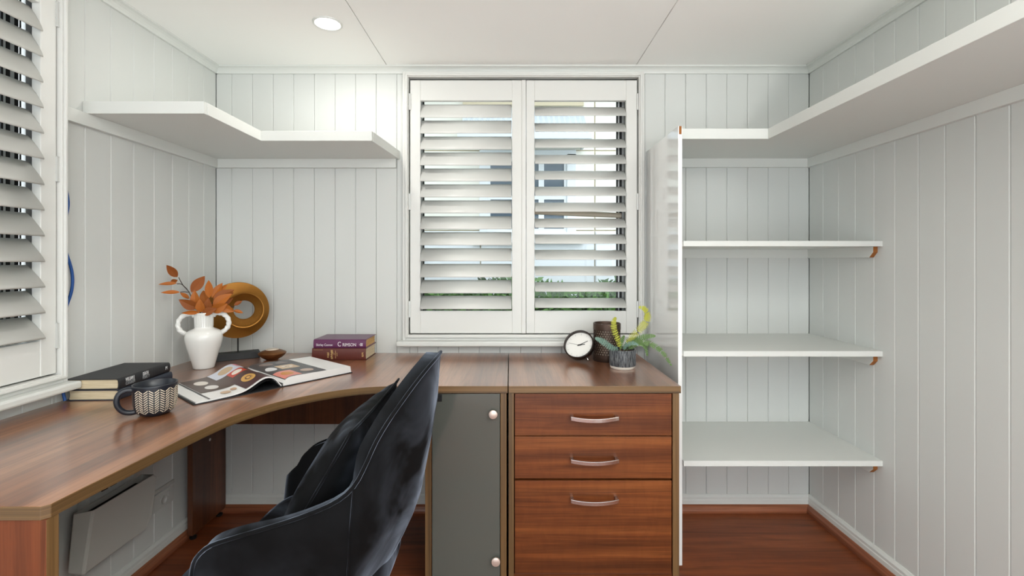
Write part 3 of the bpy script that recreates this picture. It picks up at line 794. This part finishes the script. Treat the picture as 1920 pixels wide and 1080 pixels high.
# ================================================================== DESK ORNAMENTS
# amphora vase with rope handles; local x is across the handles, turned to face the room
VX, VY = -1.250, 1.925
va = thing('vase', 'white glazed amphora vase with two twisted rope handles', 'vase', (VX, VY, ZD), R(24))
vp = [(.0005, .0), (.036, .0), (.0385, .004), (.042, .022), (.051, .055), (.061, .090), (.0665, .115), (.0675, .128), (.065, .140), (.057, .151), (.044, .158), (.035, .162), (.0325, .167), (.0320, .185), (.0325, .205), (.0335, .220), (.0350, .2235), (.0335, .226), (.031, .224), (.0300, .205), (.0295, .170), (.040, .150), (.055, .125), (.03, .03), (.0005, .02)]
part('body', MB().lathe(vp, 48, cap0=False, cap1=False), CERAM, va, True, world=False)
fl_ = MB()
for k in range(26):
    a = 2*PI*k/26; fl_.tube([(.0325*math.cos(a), .0325*math.sin(a), .169), (.0328*math.cos(a), .0328*math.sin(a), .195), (.0336*math.cos(a), .0336*math.sin(a), .216)], .0009, 5)
part('neck_fluting', fl_, CERAM, va, True, world=False)
for s in (-1, 1):
    hp = [Vector((s*.031, 0, .208))]+[Vector((s*(.049+.039*math.cos(R(112-k*3.9))), 0, .180+.041*math.sin(R(112-k*3.9)))) for k in range(42)]+[Vector((s*.057, 0, .138))]
    part('handle', MB().tube(hp, .0092, 14, twist=(.9, .12)), CERAM, va, True, world=False)

# dried leaf spray in the vase
def leaf_mesh(l, w, curl, fold):
    mb = MB(); n = 9
    for i in range(n+1):
        t = i/n; ww = w*math.sin(PI*min(1, t**.85))**.9*(1 if t < .99 else 0); z = curl*l*t*t
        for s in (-1, -.5, 0, .5, 1): mb.v.append((t*l, s*ww/2, z+fold*abs(s)*ww/2))
    for i in range(n):
        for k in range(4): a = i*5+k; mb.face([a, a+1, a+6, a+5])
    return mb.mesh('leaf')
LV = []
for (l, w, c, f) in ((.085, .040, -.18, .35), (.075, .030, .15, .5), (.065, .034, -.25, .3), (.050, .017, .12, .55)):
    LV.append([leaf_mesh(l, w, c, f), l])
    LV[-1][0].materials.append(None)
sp = thing('leaf_spray', 'spray of rust orange magnolia leaves standing in the white vase', 'leaves', (VX, VY, ZD+.17), R(24))
# (start x, start z, tip x, tip z, start y, tip y, mesh) in metres about the vase mouth (z measured from the rim)
leaves = [(-.095, .147, -.130, .198, -.01, -.03, 1), (-.098, .122, -.160, .116, .0, -.02, 3), (-.085, .087, -.150, .085, -.01, -.03, 3), (-.045, .085, .002, .152, -.01, .01, 0),
          (.020, .060, .015, .130, .0, .02, 1), (.030, .060, .068, .115, .0, .03, 1), (.036, .050, .112, .098, -.01, .0, 0), (.036, .028, .105, .078, -.02, -.03, 0),
          (-.024, .030, -.032, .090, -.02, -.04, 2), (-.020, .022, -.080, .055, -.02, -.05, 0), (-.055, .058, -.092, .080, .01, .03, 3), (-.006, .004, -.010, .052, -.02, -.05, 2),
          (.016, .004, .022, .055, -.02, -.05, 2), (.030, .008, .090, .032, -.02, -.05, 0), (.068, .028, .112, .004, -.02, -.04, 2), (.115, .026, .146, .040, .0, .01, 3),
          (.112, .006, .150, -.010, .0, .0, 3), (-.012, .004, -.075, .006, -.02, -.05, 3), (.020, .020, .110, .050, .02, .05, 0), (-.010, .010, -.030, .050, .01, .05, 2), (.005, .030, -.015, .095, .02, .05, 2),
          (.060, .055, .105, .085, .02, .02, 2), (.045, .080, .085, .110, .01, .03, 3), (-.098, .135, -.125, .130, .01, .04, 3), (.0, .0, .045, .018, -.025, -.05, 2)]
for i, (sx, sz, tx, tz, sy, ty, k) in enumerate(leaves):
    me, l = LV[k]
    o = bpy.data.objects.new('leaf', me); COL.objects.link(o); o.parent = sp
    a = Vector((sx*.93, sy, sz+.054)); b = Vector((tx*.93, ty, tz+.054)); d = b-a; ln = d.length; x = d.normalized()
    up_ = Vector((.15*math.sin(i*2.1), -1, .25+.5*math.sin(i*1.3))).normalized(); y = up_.cross(x).normalized(); z = x.cross(y)
    Mx = Matrix((x, y, z)).transposed().to_4x4(); Mx.translation = a
    o.matrix_local = Mx @ Matrix.Diagonal((ln/l, 1, 1, 1))
    o.material_slots[0].link = 'OBJECT'; o.material_slots[0].material = LEAFM if i % 3 else LEAFM2
for pts in ([(.0, 0, -.11), (-.012, 0, .0), (-.040, -.005, .045), (-.052, -.008, .085), (-.075, -.01, .115), (-.090, -.01, .146)], [(-.06, -.008, .098), (-.08, -.008, .118), (-.098, 0, .120)],
            [(-.052, -.008, .085), (-.07, -.01, .088), (-.085, -.01, .087)], [(.004, 0, -.11), (.008, 0, .0), (.02, 0, .06)], [(.006, 0, -.11), (.012, -.01, .0), (.068, -.02, .028), (.115, 0, .018)], [(.003, .003, -.10), (.016, .01, .02), (.06, .015, .055)]):
    q = crom([(x*.93, y, z+.054) for x, y, z in pts], 14); part('stem', MB().tube(q, .0016, 6), TWIG, sp, True, world=False)

# gold ring sculpture on a black foot
gs = thing('ring_sculpture', 'antique gold ring sculpture on a black stand behind the vase', 'sculpture', (-1.215, 2.105, ZD), R(33))
part('base', MB().box(-.085, .085, -.030, .030, 0, .030), BLACKW, gs, bevel=.0015, world=False)
part('pole', MB().tube([(0, 0, .030), (0, 0, .096)], .0030, 8), BLACKW, gs, world=False)
RC, RO, RI, EX = .2165, .124, .0415, .024
rg = MB(); prof = [(RO, .006), (RO+.001, 0), (RO, -.006), (.085, -.016), (.078, -.021), (.074, -.020), (.071, -.016), (.048, -.004), (RI, .002), (RI, .006), (.06, .010), (RO-.02, .010)]
n_ = 72; pn = len(prof)
for i in range(n_):
    a = 2*PI*i/n_
    for r_, y in prof:
        e = EX*(1-max(0, min(1, (r_-.080)/(RO-.080))))
        rg.v.append((e+r_*math.cos(a), y, RC+r_*math.sin(a)))
for i in range(n_):
    j = (i+1) % n_
    for k in range(pn): rg.face([i*pn+k, i*pn+(k+1) % pn, j*pn+(k+1) % pn, j*pn+k])
me = rg.mesh('ring'); bm = bmesh.new(); bm.from_mesh(me); bmesh.ops.recalc_face_normals(bm, faces=bm.faces); bm.to_mesh(me); bm.free()
link('ring', me, GOLD, gs, 'auto')
rb_ = MB()
for i in range(84):          # fine ribs on the inner dish
    a = 2*PI*i/84; c, s = math.cos(a), math.sin(a)
    rb_.tube([(EX+.046*c, -.0035, RC+.046*s), (EX+.068*c, -.0148, RC+.068*s)], .0009, 4)
o = part('inner_ribs', rb_, GOLD2, gs, world=False); o['kind'] = 'stuff'

# flattened bronze tea-light bowl
bo = thing('candle_bowl', 'flattened bronze bowl with a pale candle in its mouth', 'candle holder', (-1.052, 2.085, ZD))
part('bowl', MB().lathe([(.0005, 0), (.022, 0), (.026, .003), (.042, .012), (.054, .024), (.0575, .030), (.054, .034), (.040, .040), (.027, .0445), (.025, .045), (.0245, .042), (.0005, .038)], 40, cap0=False, cap1=False), BRONZE, bo, 'auto', world=False)
part('candle', MB().lathe([(.0005, .0445), (.021, .0445), (.0225, .046), (.0005, .0465)][::-1], 28, cap0=False, cap1=False), WAX, bo, True, world=False)
part('rim', MB().tube([(.0245*math.cos(2*PI*k/28), .0245*math.sin(2*PI*k/28), .0452) for k in range(28)], .0022, 6, closed=True), WAX, bo, True, world=False)

# herringbone mug
mg = thing('mug', 'black mug with cream carved herringbone pattern', 'mug', (-1.012, 1.345, ZD))
mp_ = [(.0005, .0), (.030, .0), (.034, .002), (.0425, .009), (.0485, .020), (.0515, .034), (.0525, .055), (.0530, .084), (.0535, .0875), (.0520, .0890), (.0498, .0875), (.0490, .060), (.046, .025), (.03, .008), (.0005, .006)]
part('body', MB().lathe(mp_, 56, cap0=False, cap1=False), MUGB, mg, True, world=False)
def mug_r(z): return interp([(.009, .0425), (.020, .0485), (.034, .0515), (.055, .0525), (.084, .0530)], z)
hb = MB(); HD = R(222)                     # handle direction
ncol = 22
for c in range(ncol):
    a0 = HD+R(26)+(2*PI-R(52))*c/ncol; a1 = HD+R(26)+(2*PI-R(52))*(c+1)/ncol
    for k in range(11):
        z0 = .0125+.0064*k; dz = .0074
        za, zb = (z0, z0+dz) if c % 2 == 0 else (z0+dz, z0)
        if max(za, zb) > .082: continue
        b = len(hb.v); aa, ab = a0+.10*(a1-a0), a1-.10*(a1-a0)
        for (a, z) in ((aa, za), (ab, zb)):
            for (q, rr) in ((-.0014, .0006), (.0014, .0006), (.0014, -.0010), (-.0014, -.0010)):
                r_ = mug_r(z+q)+rr; hb.v.append((r_*math.cos(a), r_*math.sin(a), z+q))
        hb.face([b, b+4, b+5, b+1]); hb.face([b+1, b+5, b+6, b+2]); hb.face([b+3, b, b+4, b+7][::-1]); hb.face([b, b+1, b+2, b+3]); hb.face([b+4, b+7, b+6, b+5])
me = hb.mesh('herringbone_strokes'); bm = bmesh.new(); bm.from_mesh(me); bmesh.ops.recalc_face_normals(bm, faces=bm.faces); bm.to_mesh(me); bm.free()
o = link('herringbone_strokes', me, MUGP, mg); o['kind'] = 'stuff'
hp = crom([(.046, .074), (.062, .078), (.078, .072), (.085, .054), (.082, .036), (.070, .020), (.054, .014), (.042, .016)], 30)
part('handle', MB().tube([(p.x*math.cos(HD), p.x*math.sin(HD), p.y) for p in hp], .0072, 10), MUGB, mg, True, world=False)

# alarm clock leaning back
nv = Vector((-.38, -.72, .58)).normalized(); xa = Vector((nv.y*-1, nv.x, 0)).normalized(); xa = xa if xa.x > 0 else -xa; ya = nv.cross(xa)
Mc = Matrix((xa, ya, nv)).transposed().to_4x4(); Mc.translation = (.296, 2.050, ZD+.0665*math.sqrt(1-nv.z**2)+.034*nv.z+.0005)
ck = thing('desk_clock', 'round dark-cased desk clock with white face leaning back', 'clock', M=Mc)
part('case', MB().lathe([(.0005, -.036), (.050, -.036), (.060, -.032), (.0655, -.022), (.0665, -.004), (.0665, .003), (.0645, .0045), (.0615, .003), (.0608, -.010)], 56, cap0=False, cap1=False), CLOCKC, ck, 'auto', world=False)
fc = part('dial', MB().lathe([(.0005, -.010), (.0609, -.010)], 56, cap0=False, cap1=False), CLOCKF, ck, world=False)
tk = MB()
for k in range(12):
    a = 2*PI*k/12; c, s = math.cos(a), math.sin(a); b = len(tk.v)
    tk.v += [(r_*c-w_*s, r_*s+w_*c, -.0094) for r_, w_ in ((.047, -.0005), (.056, -.0005), (.056, .0005), (.047, .0005))]; tk.face([b, b+1, b+2, b+3])
o = part('hour_ticks', tk, INKG, fc, world=False); o['kind'] = 'stuff'
def hand(ang, l0, l1, w):
    c, s = math.cos(ang), math.sin(ang); mb = MB()
    mb.prism([(-l0, -w), (l1*.98, -w*.6), (l1, 0), (l1*.98, w*.6), (-l0, w)], -.0085, -.0078, M=Matrix.Rotation(ang, 4, 'Z')); return mb
part('minute_hand', hand(R(33), .008, .042, .0016), CLOCKH, ck, world=False)
part('hour_hand', hand(R(14), .007, .026, .0022), CLOCKH, ck, world=False)
part('second_hand', hand(R(173), .010, .050, .0006), CLOCKH, ck, world=False)
part('hub', MB().lathe([(.0005, -.0072), (.0035, -.0072), (.0035, -.0086)], 14, cap0=False, cap1=False), CLOCKH, ck, world=False)
part('foot', MB().tube([(.034, -.036, -.034), (.042, -.052, -.040)], .0022, 6), CHROME, ck, world=False)

# perforated candle lantern
la = thing('candle_lantern', 'brown perforated metal candle holder between clock and fern', 'candle holder', (.424, 2.075, ZD))
RL, HL = .0585, .164
lt = MB(); na, nr = 32, 11; z0, z1 = .028, HL-.028
def cylp(a, z, r=RL): return (r*math.cos(a), r*math.sin(a), z)
for i in range(na):
    for k in range(nr):
        off = .5*(k % 2)
        a0 = 2*PI*(i+off)/na; a1 = 2*PI*(i+1+off)/na; za = z0+(z1-z0)*k/nr; zb = z0+(z1-z0)*(k+1)/nr
        am, zm = (a0+a1)/2, (za+zb)/2; ha, hz = (a1-a0)*.40, (zb-za)*.42
        b = len(lt.v)
        lt.v += [cylp(a0, za), cylp(am, za), cylp(a1, za), cylp(a1, zm), cylp(a1, zb), cylp(am, zb), cylp(a0, zb), cylp(a0, zm)]
        lt.v += [cylp(am-ha*.6, zm-hz*.6), cylp(am, zm-hz), cylp(am+ha*.6, zm-hz*.6), cylp(am+ha, zm), cylp(am+ha*.6, zm+hz*.6), cylp(am, zm+hz), cylp(am-ha*.6, zm+hz*.6), cylp(am-ha, zm)]
        for q in range(8): q2 = (q+1) % 8; lt.face([b+q, b+q2, b+8+q2, b+8+q])
me = lt.mesh('pierced_band'); o = link('pierced_band', me, LANT, la)
sd = o.modifiers.new('thickness', 'SOLIDIFY'); sd.thickness = .0025; sd.offset = -1
part('top_band', MB().lathe([(RL, z1-.001), (RL+.0012, z1), (RL+.0012, HL-.002), (RL, HL), (RL-.003, HL), (RL-.004, HL-.003), (RL-.004, z1)], 48, cap0=False, cap1=False), LANT, la, 'auto', world=False)
part('base_band', MB().lathe([(.0005, 0), (RL, 0), (RL+.0012, .002), (RL+.0012, z0), (RL, z0+.001), (RL-.004, z0), (RL-.004, .006), (.0005, .006)], 48, cap0=False, cap1=False), LANT, la, 'auto', world=False)
part('candle', MB().lathe([(.0005, .0062), (.0480, .0062), (.0480, .140), (.046, .143), (.0005, .141)], 36, cap0=False, cap1=False), mat('pale_candle_wax', (196, 180, 160), .5), la, 'auto', world=False)  # wax fills the lantern so its holes look light, imitating glints
part('wick', MB().tube([(-.020, 0, .141), (-.0205, .001, .150), (-.022, .0, .158)], .0018, 6), INKW, la, world=False)

# potted fern
pf = thing('potted_fern', 'small fern in a dark speckled ceramic pot with pale base', 'plant', (.458, 1.930, ZD))
pt_ = part('pot', MB().lathe([(.0505, .010), (.0515, .012), (.0520, .040), (.0522, .074), (.0512, .0765), (.0485, .0755), (.0480, .066)], 48, cap0=False, cap1=False), POTD, pf, 'auto', world=False)
part('pale_foot', MB().lathe([(.0005, .0), (.047, .0), (.0495, .003), (.0507, .0105), (.0500, .0110)], 48, cap0=False, cap1=False), POTW, pt_, 'auto', world=False)
part('soil', MB().lathe([(.0005, .069), (.02, .070), (.0482, .067)], 36, cap0=False, cap1=False), SOIL, pf, True, world=False)
rbm = MB()
for k in range(46):
    a = 2*PI*k/46; rbm.tube([(.0518*math.cos(a), .0518*math.sin(a), .0125), (.0523*math.cos(a), .0523*math.sin(a), .073)], .0011, 4)
o = part('ribbing', rbm, POTD, pt_, world=False); o['kind'] = 'stuff'
def frond(pts, w, material, n=26, seed=0, droop=.15):
    rnd = random.Random(seed); path = crom(pts, 60); mb = MB(); n = int(n*1.5)
    mb.tube(path[::3]+[path[-1]], [.0011*(1-.7*i/20) for i in range(21)], 5)
    for k in range(n):
        t = .12+.87*k/(n-1); i = min(int(t*59), 58); p = path[i]; tg = (path[i+1]-path[max(i-1, 0)]).normalized()
        side0 = tg.cross(Vector((.25, -.9, .35))).normalized()
        ll = w*(math.sin(PI*(.10+.86*t))**.75)*rnd.uniform(.86, 1.1)
        for s in (-1, 1):
            d = (side0*s+tg*.35+Vector((0, 0, -droop))).normalized(); nrm = d.cross(tg).normalized()
            hw = .0016; b = len(mb.v)
            e = p+d*ll; mdp = p+d*ll*.55+nrm*ll*.05
            mb.v += [tuple(p-tg*hw), tuple(p+tg*hw), tuple(mdp+tg*hw*.95), tuple(e), tuple(mdp-tg*hw*.95)]
            mb.face([b, b+1, b+2, b+4]); mb.face([b+4, b+2, b+3])
    return part('frond', mb, material, pf, world=False)
Zp = .072
frond([(-.008, 0, Zp), (-.020, -.01, Zp+.040), (-.036, -.012, Zp+.085), (-.038, -.012, Zp+.118), (-.030, -.015, Zp+.134)], .017, FERNY, 22, 1)
frond([(.008, 0, Zp), (.030, -.005, Zp+.045), (.068, -.01, Zp+.085), (.094, -.012, Zp+.118), (.098, -.015, Zp+.150), (.082, -.02, Zp+.172), (.062, -.02, Zp+.176)], .020, FERNY, 32, 2)
frond([(.012, .005, Zp), (.055, .0, Zp+.040), (.095, -.01, Zp+.056), (.128, -.02, Zp+.060)], .016, FERNG, 24, 3)
frond([(.014, -.01, Zp), (.070, -.05, Zp+.040), (.125, -.09, Zp+.018), (.160, -.12, Zp-.038)], .017, FERNG, 30, 4)
frond([(.012, -.015, Zp), (.050, -.035, Zp+.035), (.078, -.05, Zp+.025), (.085, -.058, Zp-.012)], .015, FERNG, 22, 5)
frond([(-.010, -.01, Zp), (-.055, -.035, Zp+.018), (-.092, -.045, Zp+.044), (-.120, -.05, Zp+.056)], .017, FERNB, 26, 6)
frond([(0, -.02, Zp), (.008, -.03, Zp+.024), (.030, -.045, Zp+.036), (.050, -.055, Zp+.030)], .012, FERNB, 16, 7)
frond([(.004, .01, Zp), (.030, .02, Zp+.030), (.060, .03, Zp+.040), (.080, .035, Zp+.036)], .014, FERNG, 18, 8)
frond([(-.004, .01, Zp), (.004, .03, Zp+.030), (.02, .05, Zp+.050)], .012, FERNG, 14, 9)

# ================================================================== WALL BOX, OUTLET, CABLE
nb = thing('network_box', 'grey plastic utility box with lifted lid on the wall under the desk', 'utility box', (XL, 1.55, .24))
part('backplate', MB().box(XL+.002, XL+.020, 1.40, 1.70, .20, .455), OUTLET, nb, bevel=.003)
part('module', MB().box(XL+.020, XL+.058, 1.50, 1.68, .30, .452), OUTLET, nb, bevel=.002)
ms = MB()
for y in (1.545, 1.58): ms.box(XL+.0575, XL+.0588, y, y+.025, .425, .433)
part('module_slot', ms, DARKIN, nb)
cb = MB()                                 # tub-shaped cover hanging open at the top
x0, x1 = XL+.062, XL+.118; y0, y1 = 1.425, 1.690; zb, zt = .238, .428
f = lambda x, y, z: (x+(z-zb)*.10, y, z)
cb.v += [f(x0, y0, zb), f(x1-.01, y0, zb-.004), f(x1-.012, y1-.02, zb-.004), f(x0, y1-.02, zb), f(x0, y0, zt-.012), f(x1, y0, zt), f(x1, y1-.025, zt), f(x0, y1, zt-.012), f(x1-.008, y1, zb+.035), f(x0, y1, zb+.035), f(x1-.006, y1, zt-.02)]
cb.face([0, 3, 2, 1]); cb.face([0, 1, 5, 4]); cb.face([1, 2, 8, 10, 6, 5]); cb.face([2, 3, 9, 8]); cb.face([8, 9, 7, 10]); cb.face([10, 7, 6]); cb.face([0, 4, 7, 9, 3])
me = cb.mesh('lid'); bm = bmesh.new(); bm.from_mesh(me); bmesh.ops.recalc_face_normals(bm, faces=bm.faces); bm.to_mesh(me); bm.free()
me.transform(ROOTM[nb.name].inverted()); ld = link('lid', me, GREYBOX, nb, bevel=.004)
sdm = ld.modifiers.new('thickness', 'SOLIDIFY'); sdm.thickness = .003; sdm.offset = 1
part('lid_inside', MB().box(XL+.072, XL+.104, 1.432, 1.66, .25, .40), DARKIN, nb)
po = thing('power_outlet', 'long white power outlet plate on the wall beside the utility box', 'outlet', (XL, 1.83, .21))
pl = part('plate', MB().box(XL+.0005, XL+.012, 1.745, 1.945, .198, .265), OUTLET, po, bevel=.002)
part('surround', MB().box(XL+.0003, XL+.006, 1.735, 1.955, .265, .279), GREYBOX, po)
for y in (1.79, 1.885):
    part('socket', MB().lathe([(.017, 0), (.017, .002), (.0155, .003), (.0150, .0012), (.0005, .0012)], 22, cap0=False, cap1=False, M=Matrix.Translation((XL+.012, y, .228)) @ Matrix.Rotation(PI/2, 4, 'Y')), OUTLET, pl, True)
    part('switch', MB().box(XL+.012, XL+.0150, y+.022, y+.034, .231, .251), OUTLET, pl, bevel=.001)
cbp = crom([(XL+.006, 1.474, 1.42), (XL+.010, 1.480, 1.36), (XL+.006, 1.472, 1.29), (XL+.006, 1.472, 1.23), (XL+.014, 1.488, 1.15), (XL+.014, 1.488, 1.09), (XL+.006, 1.472, 1.01), (XL+.008, 1.468, .90), (XL+.020, 1.453, .79), (XL+.030, 1.449, .752)], 60)
cable = link('network_cable', MB().tube(cbp, .0042, 8).mesh('network_cable'), BLUE, None, True)
tag(cable, 'blue network cable bowing out behind the side window frame', 'cable')

# ================================================================== OUTSIDE
CREAMW = mat('cream_fibro', (242, 238, 228), .7); CREAMS = mat('cover_strip_paint', (208, 194, 166), .7); HWHITE = mat('house_white', (238, 240, 244), .6)
ROOFM = mat('awning_sheet', (204, 210, 216), .5); DGLASS = mat('neighbour_glass', (92, 104, 116), .1); GRASS = mat('lawn', (96, 116, 62), .95, bump=(30, 1, .02))
HLEAF = mat('hedge_leaf', (92, 134, 58), .6); HLEAF2 = mat('hedge_leaf_deep', (70, 102, 52), .65); HCORE = mat('hedge_twigs', (52, 62, 36), .95)
DARKB = mat('dark_backdrop', (52, 54, 56), .7)
struct('added_eave', MB().box(-4, 4, YB+.11, YB+.62, 2.30, 2.36).box(-4, 4, YB+.60, YB+.64, 2.26, 2.44), TRIMW)      # unseen eave, added to block sky light from the house opposite
g = struct('ground', MB().box(-9, 9, YB+.12, 14, -.46, -.40).box(-9, XL-.12, -3, YB+.12, -.46, -.40), GRASS)
YH = 5.20
hs = thing('neighbour_house', 'cream sheet-clad house next door seen through the shutters', 'house', (0, YH, -.4))
part('wall', MB().box(-5, 5, YH+.02, YH+.2, -.4, 3.55), CREAMS, hs)
xs = [-3.93, -2.73, -1.53, -.33, .93, 2.13, 3.33]; zs = [-.40, .62, 1.30, 1.52, 2.40, 3.02, 3.5]
for a, b in zip(xs, xs[1:]):
    for c, d in zip(zs, zs[1:]):
        if c in (1.52,) and a == -.33: continue
        part('wall_sheet', MB().box(a+.006, b-.006, YH, YH+.02, c+.006, d-.006), HWHITE if c < 1.4 else CREAMW, hs, bevel=.004)
for x in xs[1:-1]: part('cover_strip', MB().box(x+.01, x+.19, YH-.022, YH, -.4, 1.5), HWHITE, hs, bevel=.004)
part('wall_sheet', MB().box(.66, .924, YH, YH+.02, 1.526, 2.394), CREAMW, hs)
wd = part('window_surround', MB().box(-.34, .72, YH-.03, YH+.019, 1.42, 1.50).box(.62, .72, YH-.03, YH+.019, 1.5, 2.36).box(-.34, -.25, YH-.03, YH+.019, 1.5, 2.36).box(-.34, .72, YH-.03, YH+.019, 2.32, 2.40).box(-.42, .80, YH-.08, YH+.019, 1.38, 1.42), HWHITE, hs, bevel=.004)
for a, b in ((-.25, .06), (.06, .34), (.34, .62)):
    s_ = part('sash', MB().box(a, a+.03, YH-.01, YH+.018, 1.5, 2.32).box(b-.03, b, YH-.01, YH+.018, 1.5, 2.32).box(a+.03, b-.03, YH-.01, YH+.018, 1.86, 1.90).box(a+.03, b-.03, YH-.01, YH+.018, 1.5, 1.54).box(a+.03, b-.03, YH-.01, YH+.018, 2.28, 2.32), HWHITE, hs)
    for c, d in ((1.54, 1.86), (1.90, 2.28)): part('pane', MB().box(a+.03, b-.03, YH+.006, YH+.012, c, d), DGLASS, s_)
aw = MB(); na_ = 46
for i in range(na_+1):
    x = -.50+1.28*i/na_; zc = .010*math.cos(i*PI)
    aw.v += [(x, YH-.02, 2.86+zc), (x, YH-.55, 2.42+zc)]
for i in range(na_): aw.face([i*2, i*2+1, i*2+3, i*2+2])
awn = part('window_hood', aw, ROOFM, hs); sd_ = awn.modifiers.new('thickness', 'SOLIDIFY'); sd_.thickness = .006
part('hood_rail', MB().box(-.52, .80, YH-.57, YH-.55, 2.385, 2.44), ROOFM, hs); part('hood_bracket', MB().prism([(0, 0), (.5, 0), (0, .44)], 0, .02, M=Matrix(((0, 0, 1, .77), (-1, 0, 0, YH-.02), (0, 1, 0, 2.40), (0, 0, 0, 1)))), ROOFM, hs)
va_ = MB().box(-.52, .80, YH-.05, YH-.02, 2.88, 2.97)
part('hood_head', va_, CREAMS, hs)
part('soffit', MB().box(-5, 5, YH-.45, YH+.02, 3.18, 3.22), HWHITE, hs); part('fascia', MB().box(-5, 5, YH-.48, YH-.45, 3.12, 3.30), CREAMS, hs)
part('gutter', MB().tube([(-5, YH-.53, 3.27), (5, YH-.53, 3.27)], .06, 10), CREAMW, hs, True)
part('roof', MB().prism([(0, 0), (4.0, 1.7), (4.0, 1.85), (-.05, .12)], -5.0, 5.0, M=Matrix(((0, 0, 1, 0), (1, 0, 0, YH-.55), (0, 1, 0, 3.30), (0, 0, 0, 1)))), mat('roof_sheet', (150, 156, 160), .6), hs)
def hedge():
    Y0 = 4.15; rnd = random.Random(5)
    h = thing('hedge', 'clipped green hedge in front of the neighbouring house', 'hedge', (0, Y0+.3, -.40))
    core = MB()
    for i in range(24):
        x = -2.6+5.2*i/24; core.box(x, x+5.2/24, Y0+.06+.03*rnd.random(), Y0+.50, -.40, .78+.05*rnd.random())
    part('branches', core, HCORE, h)
    for material, n, sd in ((HLEAF, 5200, 1), (HLEAF2, 5200, 2)):
        mb = MB(); rnd = random.Random(sd)
        for k in range(n):
            x = rnd.uniform(-2.6, 2.6); top = rnd.random() < .45
            if top: y, z = rnd.uniform(Y0, Y0+.55), .82+.06*math.sin(x*5+sd)+rnd.uniform(-.06, .13)
            else: y, z = Y0+rnd.uniform(-.05, .08), rnd.uniform(.0, .86)
            d = Vector((rnd.uniform(-1, 1), rnd.uniform(-1, .4), rnd.uniform(-.1, 1.1))).normalized(); s = d.cross(Vector((rnd.uniform(-1, 1), -1, .3))).normalized()
            l = rnd.uniform(.05, .10); w = l*.20; p = Vector((x, y, z)); b = len(mb.v)
            mb.v += [tuple(p), tuple(p+d*l*.5+s*w), tuple(p+d*l), tuple(p+d*l*.5-s*w)]; mb.face([b, b+1, b+2, b+3])
        o = part('leaves', mb, material, h); o['kind'] = 'stuff'
hedge()
sd2 = thing('flyscreen_backdrop', 'dark board-clad shed standing in for the flyscreen and frames of the side window', 'backdrop', (-2.75, 1.6, -.4))  # dark boards added as a backdrop, in place of flyscreen and window frames
part('wall', MB().box(-2.95, -2.80, 1.1, 4.4, -.4, 3.0), DARKB, sd2)
brd = None
for k in range(22):
    if brd is None:
        brd = part('backdrop_board', MB().box(-2.80, -2.775, 1.1, 1.232, -.4, 3.0), DARKB, sd2, bevel=.004)
    else:
        o = brd.copy(); COL.objects.link(o); o.parent = sd2; o.location = (0, .15*k, 0)
for y in (1.95, 2.75, 3.35): part('pale_bar', MB().box(-2.772, -2.72, y, y+.10, -.4, 3.0), HWHITE, sd2)
